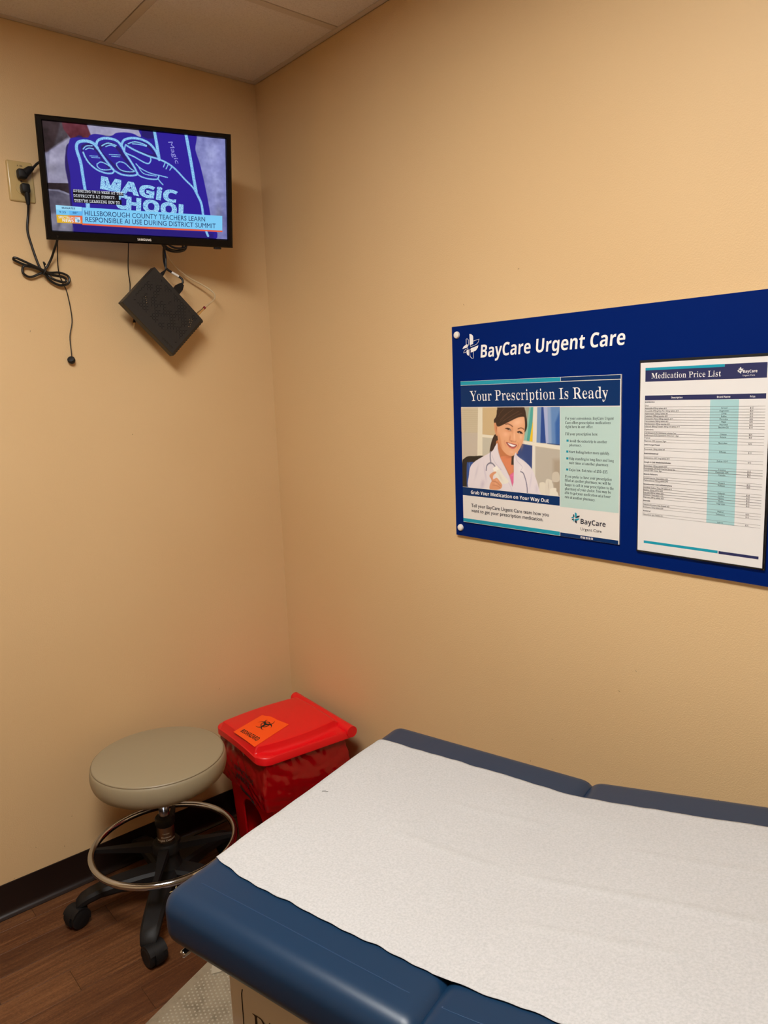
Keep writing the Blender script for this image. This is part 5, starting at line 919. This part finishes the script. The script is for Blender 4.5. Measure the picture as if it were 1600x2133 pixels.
ROWS = '''!Antibiotics
~Oral
Amoxicillin 875mg tablets #14|Amoxil|$15
Amoxicillin 875mg/Clav Pot 125mg tablets #14|Augmentin|$25
Azithromycin 250mg Tablets #6|Z-Pak|$15
Cephalexin 500mg capsules #20|Keflex|$15
Doxycycline Mono 100mg capsules #14|Monodox|$20
Metronidazole 500mg tablets #21|Flagyl|$25
Nitrofurantoin 100mg capsules #10|Macrobid|$25
Sulfameth 800mg/Trimeth 160mg DS tablets #14|Bactrim-DS|$10
~Ophthalmic
Ciprofloxacin 0.3% Ophthalmic solution 5ml|Ciloxan|$25
Erythromycin 0.5% Ophthalmic Ointment 3.5gm|Ilotycin|$25
~Topical
Mupirocin 2.0% ointment 22gm|Bactroban|$20
!Anti-Fungal/Yeast
Fluconazole 150mg tablets #1|Diflucan|$10
!Gastrointestinal
Ondansetron ODT 4mg tablets #10|Zofran ODT|$15
!Cough & Cold Medicine/Inhaler
Benzonatate 100mg capsules #30|Tessalon|$15
Promethazine DM 6.25/15mg/5ml Syrup 4oz|Phenergan DM|$25
Ventolin HFA Inhaler 8gm|Ventolin|$25
!Muscle Relaxers
Cyclobenzaprine 10mg tablets #30|Flexeril|$10
Methocarbamol 750mg tablets #40|Robaxin|$20
!Nonsteroidal Anti-Inflammatory
Diclofenac Sodium 75mg DR tablets #15|Voltaren|$10
Etodolac 400mg tablets #20|Lodine|$25
Ibuprofen 800mg tablets #30|Motrin|$10
Meloxicam 15mg tablets #30|Mobic|$15
Naproxen 500mg tablets #30|Naprosyn|$10
!Steroids
Methylprednisolone 4mg dosepak #21|Medrol|$20
Prednisone 10mg tablets #30|Deltasone|$15
!Antiviral
Valacyclovir 1gm Tablets #21|Valtrex|$25'''.split('\n')
fp, rules = [], []
for r_, z in zip(ROWS, D['rows']):
    zb = z-.0017-QY
    if r_[0] == '!': fp.append(text_at(r_[1:], 'B', 1.5535-QX, zb, .0032, ZL+.0003, 'l', .95)); continue
    if r_[0] == '~': fp.append(text_at(r_[1:], 'R', 1.5535-QX, zb, .0032, ZL+.0003)); continue
    a, b, c = r_.split('|')
    fp += [text_at(a, 'R', 1.5535-QX, zb, .0031, ZL+.0003, 'l', .92), text_at(b, 'R', 1.7316-QX, zb, .0031, ZL+.0003, 'c'), text_at(c, 'R', 1.787-QX, zb, .0031, ZL+.0003, 'c')]
    rules += [box(1.5529-QX, 1.8138-QX, zb-.0014, zb-.0010, ZL+.0001, ZL+.0002), box(1.5529-QX, 1.8138-QX, zb+.0044, zb+.0048, ZL+.0001, ZL+.0002)]
rules += [box(1.5528-QX, 1.5531-QX, 1.3060-QY, 1.5670-QY, ZL+.0001, ZL+.0002)]
obj('table_text', fp, M['pblack'], plist, smooth=0, kind='stuff')
obj('table_rules', rules, M['pgrey'], plist, smooth=0, kind='stuff')
obj('pocket_edge', [box(L1-QX, L1+.003-QX, LZ0-.003-QY, LZ1-QY, .0142, .0165), box(L0-.002-QX, L1+.003-QX, LZ0-.0035-QY, LZ0-.0005-QY, .0142, .0165)], M['acrylic'], plist, smooth=0)

# ------------------------------------------------------------------ television
tvd = D['tv']
TR = Matrix((tvd['r'], tvd['u'], tvd['n'])).transposed()
tv = empty('television', tvd['c'], TR, label='small black flat television tilted down on the back wall showing a news broadcast', cat='television')
TX0, TX1, TY0, TY1 = -.2778, .2766, -.1718, .1606
SW, SH = .259, .1457
def ring(x0, x1, y0, y1, X0, X1, Y0, Y1, z):
    return [(x0, y0, z), (x1, y0, z), (x1, y1, z), (x0, y1, z), (X0, Y0, z), (X1, Y0, z), (X1, Y1, z), (X0, Y1, z)]
bez = [box(TX0, TX1, TY0, -SH, -.030, .006), box(TX0, TX1, SH, TY1, -.030, .006), box(TX0, -SW, -SH, SH, -.030, .006), box(SW, TX1, -SH, SH, -.030, .006)]
bm = bmesh.new()
o_ = bpy.data.meshes.new('tmp')
outer = [(TX0, TY0), (TX1, TY0), (TX1, TY1), (TX0, TY1)]; inner = [(-SW, -SH), (SW, -SH), (SW, SH), (-SW, SH)]
def inset(q, d): return [(q[0][0]+d, q[0][1]+d), (q[1][0]-d, q[1][1]+d), (q[2][0]-d, q[2][1]-d), (q[3][0]+d, q[3][1]-d)]
loops = [[(*p, -.032) for p in inset(outer, .004)], [(*p, -.026) for p in outer], [(*p, .003) for p in outer], [(*p, .007) for p in inset(outer, .004)], [(*p, .0065) for p in inset(inner, -.003)], [(*p, .0005) for p in inner], [(*p, -.006) for p in inner]]
vv = [p for l in loops for p in l]; ff = []
for i in range(len(loops)-1):
    for k in range(4): ff.append((i*4+k, i*4+(k+1) % 4, (i+1)*4+(k+1) % 4, (i+1)*4+k))
obj('bezel', [(vv, ff)], M['gloss_black'], tv, smooth=0)
obj('back_shell', [rbox(TX0+.02, TX1-.02, TY0+.045, TY1-.02, -.060, -.0321, .012, 3)], M['matte_black'], tv)
obj('sensor_tab', [rbox(.218, .240, TY0-.006, TY0-.0002, -.020, .002, .002, 2)], M['black'], tv)
obj('front_window', [box(.095, .150, TY0+.006, -SH-.005,   .0071, .0073)], M['gloss_black'], tv, smooth=0)
W_, H_ = 520, 292
cv = Canvas(-SW, SW, -SH, SH, W_, H_)
g_ = np.random.RandomState(3).rand(H_, W_); g_ = (g_ > .6).astype(float)
cv.run(S['tv'], .001, g_)
screen = cv.mesh('screen', .0002, 0, 0, tv, M['screen'])
TT = {t[1]: t for t in D['T']['tv']}
def lit_panel(name, pts, m_, z): return obj(name, [flat(pts, z)], m_, screen, smooth=0)
for tx, m_, z in (('MAGiC', 'lit_sparkle', .0006), ('C', 'lit_sparkle', .0006), ('HOOL', 'lit_sparkle', .0006), ('Magic', 'lit_lav', .0006)):
    st, _, pts = TT[tx]
    obj('lettering', [text(tx, st, *pts, z)], M[m_], screen, smooth=0, kind='stuff')
lit_panel('caption_box', D['tvp'][0], M['lit_black'], .0009)
lit_panel('headline_bar', D['tvp'][1], M['lit_sky'], .0010)
lit_panel('accent_strip', D['tvp'][2], M['lit_red'], .0010)
for tx, (st, _, pts) in TT.items():
    if tx in ('MAGiC', 'S', 'C', 'HOOL', 'Magic'): continue
    m_ = M['pwhite'] if tx == 'SAMSUNG' else M['lit_white'] if st == 'M' or tx in ('SPECTRUM', 'NEWS') else M['lit_navy']
    obj('lettering', [text(tx, st, *pts, .0074 if tx == 'SAMSUNG' else .0014)], m_, tv if tx == 'SAMSUNG' else screen, smooth=0, kind='stuff')
# wall mount: plate and arm behind the set
mount = obj('wall_mount', [rbox(-.56, -.46, -.012, -.0005, 2.16, 2.36, .003, 2)], M['black'], None, label='black swivel wall bracket hidden behind the television', cat='bracket')
cpt = Vector(tvd['c'])+TR @ Vector((0, 0, -.061))
obj('arm', [tube(spline([(-.51, -.012, 2.26), (-.505, -.05, 2.26), tuple(cpt)], 4), .014, 12)], M['black'], mount)

# ------------------------------------------------------------------ outlet
plate = empty('outlet_plate', (-.8303, 0, 2.2565), FR_BACK, label='ivory duplex outlet plate on the back wall left of the television', cat='outlet')
obj('plate', [rbox(-.0365, .0365, -.057, .057, -.006, .0065, .0055, 5)], M['ivory'], plate, smooth=30)
for sy in (.0195, -.0195):
    pts_ = []
    for t in np.linspace(0, 2*PI, 32, False):
        pts_.append((.017*math.cos(t), sy+max(-.0143, min(.0143, .017*math.sin(t)))))
    r_ = obj('receptacle', [prism(pts_, .0064, .0082)], M['ivory'], plate, smooth=30)
    obj('slot', [box(-.0068, -.0052, sy-.004, sy+.004, .00815, .0083), box(.0052, .0068, sy-.004, sy+.004, .00815, .0083)], M['dark'], r_, smooth=0)
obj('screw', [lathe([(.0032, .0062), (.0030, .0074), (.001, .0078)], 16)], M['steel'], plate)
obj('lettering', [text_at('A  BA', 'B', 0, .0415, .0042, .0068, 'c')], M['ink'], plate, smooth=0, kind='stuff')

# ------------------------------------------------------------------ cords and the box
C = D['C']
def rel(pts, o): return [(p[0]-o[0], p[1]-o[1], p[2]-o[2]) for p in pts]
def thing_at(name, o, label, cat, group=None): return empty(name, o, label=label, cat=cat, group=group)
def plug(name, parent, c, d, r0=.014, r1=.006, L_=.034, m_='black'):
    d = Vector(d).normalized(); c = Vector(c)
    return obj(name, [tube([c, c+d*L_*.15, c+d*L_*.55, c+d*L_*.8, c+d*L_], [r0*.85, r0, r0*.9, r1*1.3, r1], 10)], M[m_], parent, smooth=45)
pl1, pl2 = C['plugs']
O1 = (pl2[0], -.009, pl2[2])
cordA = thing_at('mains_cable', O1, 'black mains cable from the lower socket, tied in a bundle below the television', 'cable', 'mains cables by the outlet')
body2 = rbox(pl2[0]-.012-O1[0], pl2[0]+.012-O1[0], -.026, -.0005, -.013, .013, .005, 2)
obj('plug', [body2, tube([(.002, -.016, -.008), (.003, -.016, -.03), (.0035, -.014, -.045)], [.0085, .0068, .005], 10)], M['black'], cordA, smooth=45)
ca = [(O1[0]+.0035, O1[1]-.014, O1[2]-.045)]+C['cordA'][2:]
obj('cord', [tube(spline(rel(ca, O1), 6), .0036, 8)], M['cable'], cordA, smooth=80)
tie = C['cordA'][6]
obj('tie', [tube(spline(rel([(tie[0]-.004, tie[1]-.012, tie[2]-.012), (tie[0]+.004, tie[1]-.016, tie[2]+.002), (tie[0]+.006, tie[1]-.004, tie[2]+.012), (tie[0]+.002, tie[1]-.008, tie[2]+.026), (tie[0]+.008, tie[1]-.008, tie[2]+.018)], O1), 4), .0022, 6)], M['cable'], cordA, smooth=80)
O2 = (pl1[0], -.009, pl1[2])
cordB = thing_at('mains_cable', O2, 'short black mains cable from the upper socket passing behind the television', 'cable', 'mains cables by the outlet')
obj('plug', [rbox(-.014, .012, -.026, -.0005, -.013, .013, .005, 2), tube([(.006, -.018, .002), (.022, -.02, .016), (.030, -.022, .020)], [.012, .009, .005], 10)], M['black'], cordB, smooth=45)
cb = [(O2[0]+.030, O2[1]-.022, O2[2]+.020)]+C['cordB'][2:]
obj('cord', [tube(spline(rel(cb, O2), 6), .0036, 8)], M['cable'], cordB, smooth=80)
O3 = C['ir'][-1]
ir = thing_at('sensor_wire', O3, 'thin black wire hanging down the back wall with a small round bud at its end', 'wire', 'thin wires under the television')
obj('wire', [tube(spline(rel(C['ir']+[C['bud'][0] if isinstance(C['bud'][0], list) else C['bud']], O3), 6), .0016, 6)], M['cable'], ir, smooth=80)
bd_ = rel([C['bud']] if not isinstance(C['bud'][0], list) else C['bud'], O3)[0]
bud = obj('bud', [moved(lathe([(.004, -.008), (.010, -.007), (.0115, -.002), (.0115, .004), (.009, .008), (.002, .009)], 20), Matrix.Translation((bd_[0], bd_[1]+.001, bd_[2])) @ Matrix.Rotation(math.radians(60), 4, 'X') @ Matrix.Rotation(math.radians(-25), 4, 'Y'))], M['black'], ir, smooth=45)
O4 = C['aux'][-1]
aux = thing_at('jack_wire', O4, 'thin black wire running behind the hanging box, ending in a small jack plug', 'wire', 'thin wires under the television')
obj('wire', [tube(spline(rel(C['aux'], O4), 6), .0016, 6)], M['cable'], aux, smooth=80)
ap = rel(C['auxp'], O4)
obj('plug', [tube([ap[0], Vector(ap[0]).lerp(Vector(ap[1]), .95), ap[1]], [.0032, .0046, .0038], 10)], M['black'], aux, smooth=45)
obj('plug_tip', [tube([ap[1], Vector(ap[1]).lerp(Vector(ap[2]), .7), ap[2]], [.0018, .0018, .0008], 8)], M['gold'], aux, label='metal jack tip', smooth=45)
O5 = C['hdmi'][-1]
hd = thing_at('video_cable', O5, 'black video cable with a white tag, plugged into the top of the hanging box', 'cable')
obj('cord', [tube(spline(rel(C['hdmi'], O5), 6), .0036, 8)], M['cable'], hd, smooth=80)
hh = spline(rel(C['hdmi'], O5), 6)[24:31]
obj('tag_sleeve', [tube(hh, .0042, 8)], M['white'], hd, label='white tag sleeve', smooth=80)
hp = rel(C['hdmip'], O5)
def oriented_box(a, b, w0, w1, t_, nrm):
    a, b = Vector(a), Vector(b); d = (b-a).normalized(); n = Vector(nrm); n = (n-d*n.dot(d)).normalized(); s = d.cross(n)
    vs = []
    for p_, w_ in ((a, w0), (a.lerp(b, .45), w1), (b, w1)):
        vs += [p_+s*w_-n*t_, p_+s*w_+n*t_, p_-s*w_+n*t_, p_-s*w_-n*t_]
    fs = [(3, 2, 1, 0), (8, 9, 10, 11)]
    for i in (0, 4): fs += [(i+k, i+(k+1) % 4, i+4+(k+1) % 4, i+4+k) for k in range(4)]
    return [tuple(p_) for p_ in vs], fs
obj('plug', [oriented_box(hp[0], hp[1], .006, .0125, .006, (0, 1, 0))], M['black'], hd, smooth=0)
O6 = C['pw'][-1]
pw_ = thing_at('power_lead', O6, 'black lead dropping from the television into the upper corner of the hanging box', 'cable')
obj('cord', [tube(spline(rel(C['pw'], O6), 6), .0030, 8)], M['cable'], pw_, smooth=80)
pp = rel(C['pwp'], O6); obj('plug', [tube([pp[0], Vector(pp[0]).lerp(Vector(pp[1]), .5), pp[1]], [.004, .0062, .0058], 10)], M['black'], pw_, smooth=45)
ck = C['coil'][0]
coil = thing_at('cable_coil', ck, 'coil of black cable bunched under the lower edge of the television', 'cable')
obj('loop', [tube([(.040*math.cos(t)*(1-.04*k), -.006+.004*k+.004*math.sin(2*t), .020*math.sin(t)+.002*k) for t in np.linspace(0, 2*PI, 40, False)], .0032, 8, True) for k in range(1)], M['cable'], coil, smooth=80)
for k in (1, 2, 3):
    obj('loop', [tube([(.040*math.cos(t)*(1-.05*k), -.006+.007*k*(-1)**k, (.020-.001*k)*math.sin(t)+.0015*k) for t in np.linspace(0, 2*PI, 40, False)], .0032, 8, True)], M['cable'], coil, smooth=80)
O7 = C['coax'][-1]
cx_ = thing_at('antenna_cable', O7, 'cream coaxial cable looping down to the side of the hanging box', 'cable')
obj('cord', [tube(spline(rel(C['coax'], O7), 6), .0028, 8)], M['coax'], cx_, smooth=80)
kp = rel(C['coaxp'], O7)
obj('collar', [rod(kp[0], kp[1], .0048, 12)], mat('maroon_plastic', (120, 22, 40), .4), cx_, label='dark red collar', smooth=40)
obj('connector', [tube([kp[1], Vector(kp[1]).lerp(Vector(kp[2]), .5), Vector(kp[1]).lerp(Vector(kp[2]), .52), kp[2]], [.0042, .0042, .0055, .0055], 12)], M['gold'], cx_, label='brass screw connector', smooth=40)

# hanging box
bxw = [Vector(p) for p in D['box']]                 # top, left, bottom, right corners of the face
cen = (bxw[0]+bxw[1]+bxw[2]+bxw[3])/4
uu = ((bxw[2]-bxw[1])+(bxw[3]-bxw[0])).normalized(); nn = Vector((0, -1, 0)); ww = nn.cross(uu)
BXR = Matrix((uu, ww, nn)).transposed()
setbox = empty('cable_box', (cen.x, cen.y, cen.z), BXR, label='black vented set-top box hanging askew from its cables on the back wall', cat='set-top box')
bl, bh = .109, .081
v8 = []
for z, e in ((-.032, .004), (-.006, .004), (0, 0)):
    ex = .010 if z < 0 else 0
    v8 += [(-bl-e*.2, -bh-e*.3, z), (bl+ex, -bh-e*.3, z), (bl+ex, bh+e*.2, z), (-bl-e*.2, bh+e*.2, z)]
f8 = [(3, 2, 1, 0), (8, 9, 10, 11)]
for i in (0, 4): f8 += [(i+k, i+(k+1) % 4, i+4+(k+1) % 4, i+4+k) for k in range(4)]
obj('case', [(v8, f8)], M['matte_black'], setbox, smooth=0)
sl_open, sl_shut = [], []
SPC = .0099; ca_, sa_ = math.cos(PI/4), math.sin(PI/4)
def slot(cx, cy, ang):
    pts = []
    for t in np.linspace(0, 2*PI, 8, False): pts.append((.0043*math.cos(t), .0015*math.sin(t)))
    c, s = math.cos(ang), math.sin(ang)
    return flat([(cx+p[0]*c-p[1]*s, cy+p[0]*s+p[1]*c) for p in pts], .0003)
for i in range(-16, 17):
    for j in range(-16, 17):
        for hv_, (di, dj) in enumerate(((.5, 0), (0, .5))):
            gx_, gy_ = (i+di)*SPC, (j+dj)*SPC
            x = gx_*ca_+gy_*sa_; y = -gx_*sa_+gy_*ca_
            if abs(x) > bl-.012 or y > bh-.012 or y < -bh+.030: continue
            ang = -PI/4 if hv_ == 0 else PI/4
            nv = noise.noise(Vector((i*.42, j*.42, 3.3)))
            (sl_open if nv > -.12 else sl_shut).append(slot(x, y, ang))
obj('contacts_and_glints', [flat([(cx+.0009*math.cos(t), cy+.0009*math.sin(t)) for t in np.linspace(0, 2*PI, 6, False)], .0005) for cx, cy in ((.083, .052), (.088, .050), (.090, .043), (.085, .040), (.093, .036), (.096, .030), (.092, .026), (.080, .046), (-.070, -.012), (-.066, -.016), (-.060, -.018), (-.055, -.024))], M['gold'], setbox, smooth=0, kind='stuff')  # board contacts on the right; the discs on the left are painted highlights
obj('vent_slots', sl_open, M['dark'], setbox, smooth=0, kind='stuff')
obj('blind_slots', sl_shut, mat('dark_grey_emboss', (29, 27, 27), .6), setbox, smooth=0, kind='stuff')
for k in range(15):
    t = -bh+.006+k*.0107
    obj('side_rib', [box(bl+.004, bl+.0112, t, t+.0045, -.030, -.007)], M['dark'], setbox, smooth=0)
for k, xx in enumerate((.018, .030)):
    obj('jack', [rod((xx, bh, -.016), (xx, bh+.007, -.016), .004, 10)], M['gold'], setbox, label='small brass jack', smooth=40)
obj('lettering', [text_at('spectrum', 'R', .052, -bh+.010, .0085, .0004, 'l')], mat('glossy_emboss', (24, 22, 22), .2), setbox, smooth=0, kind='stuff')
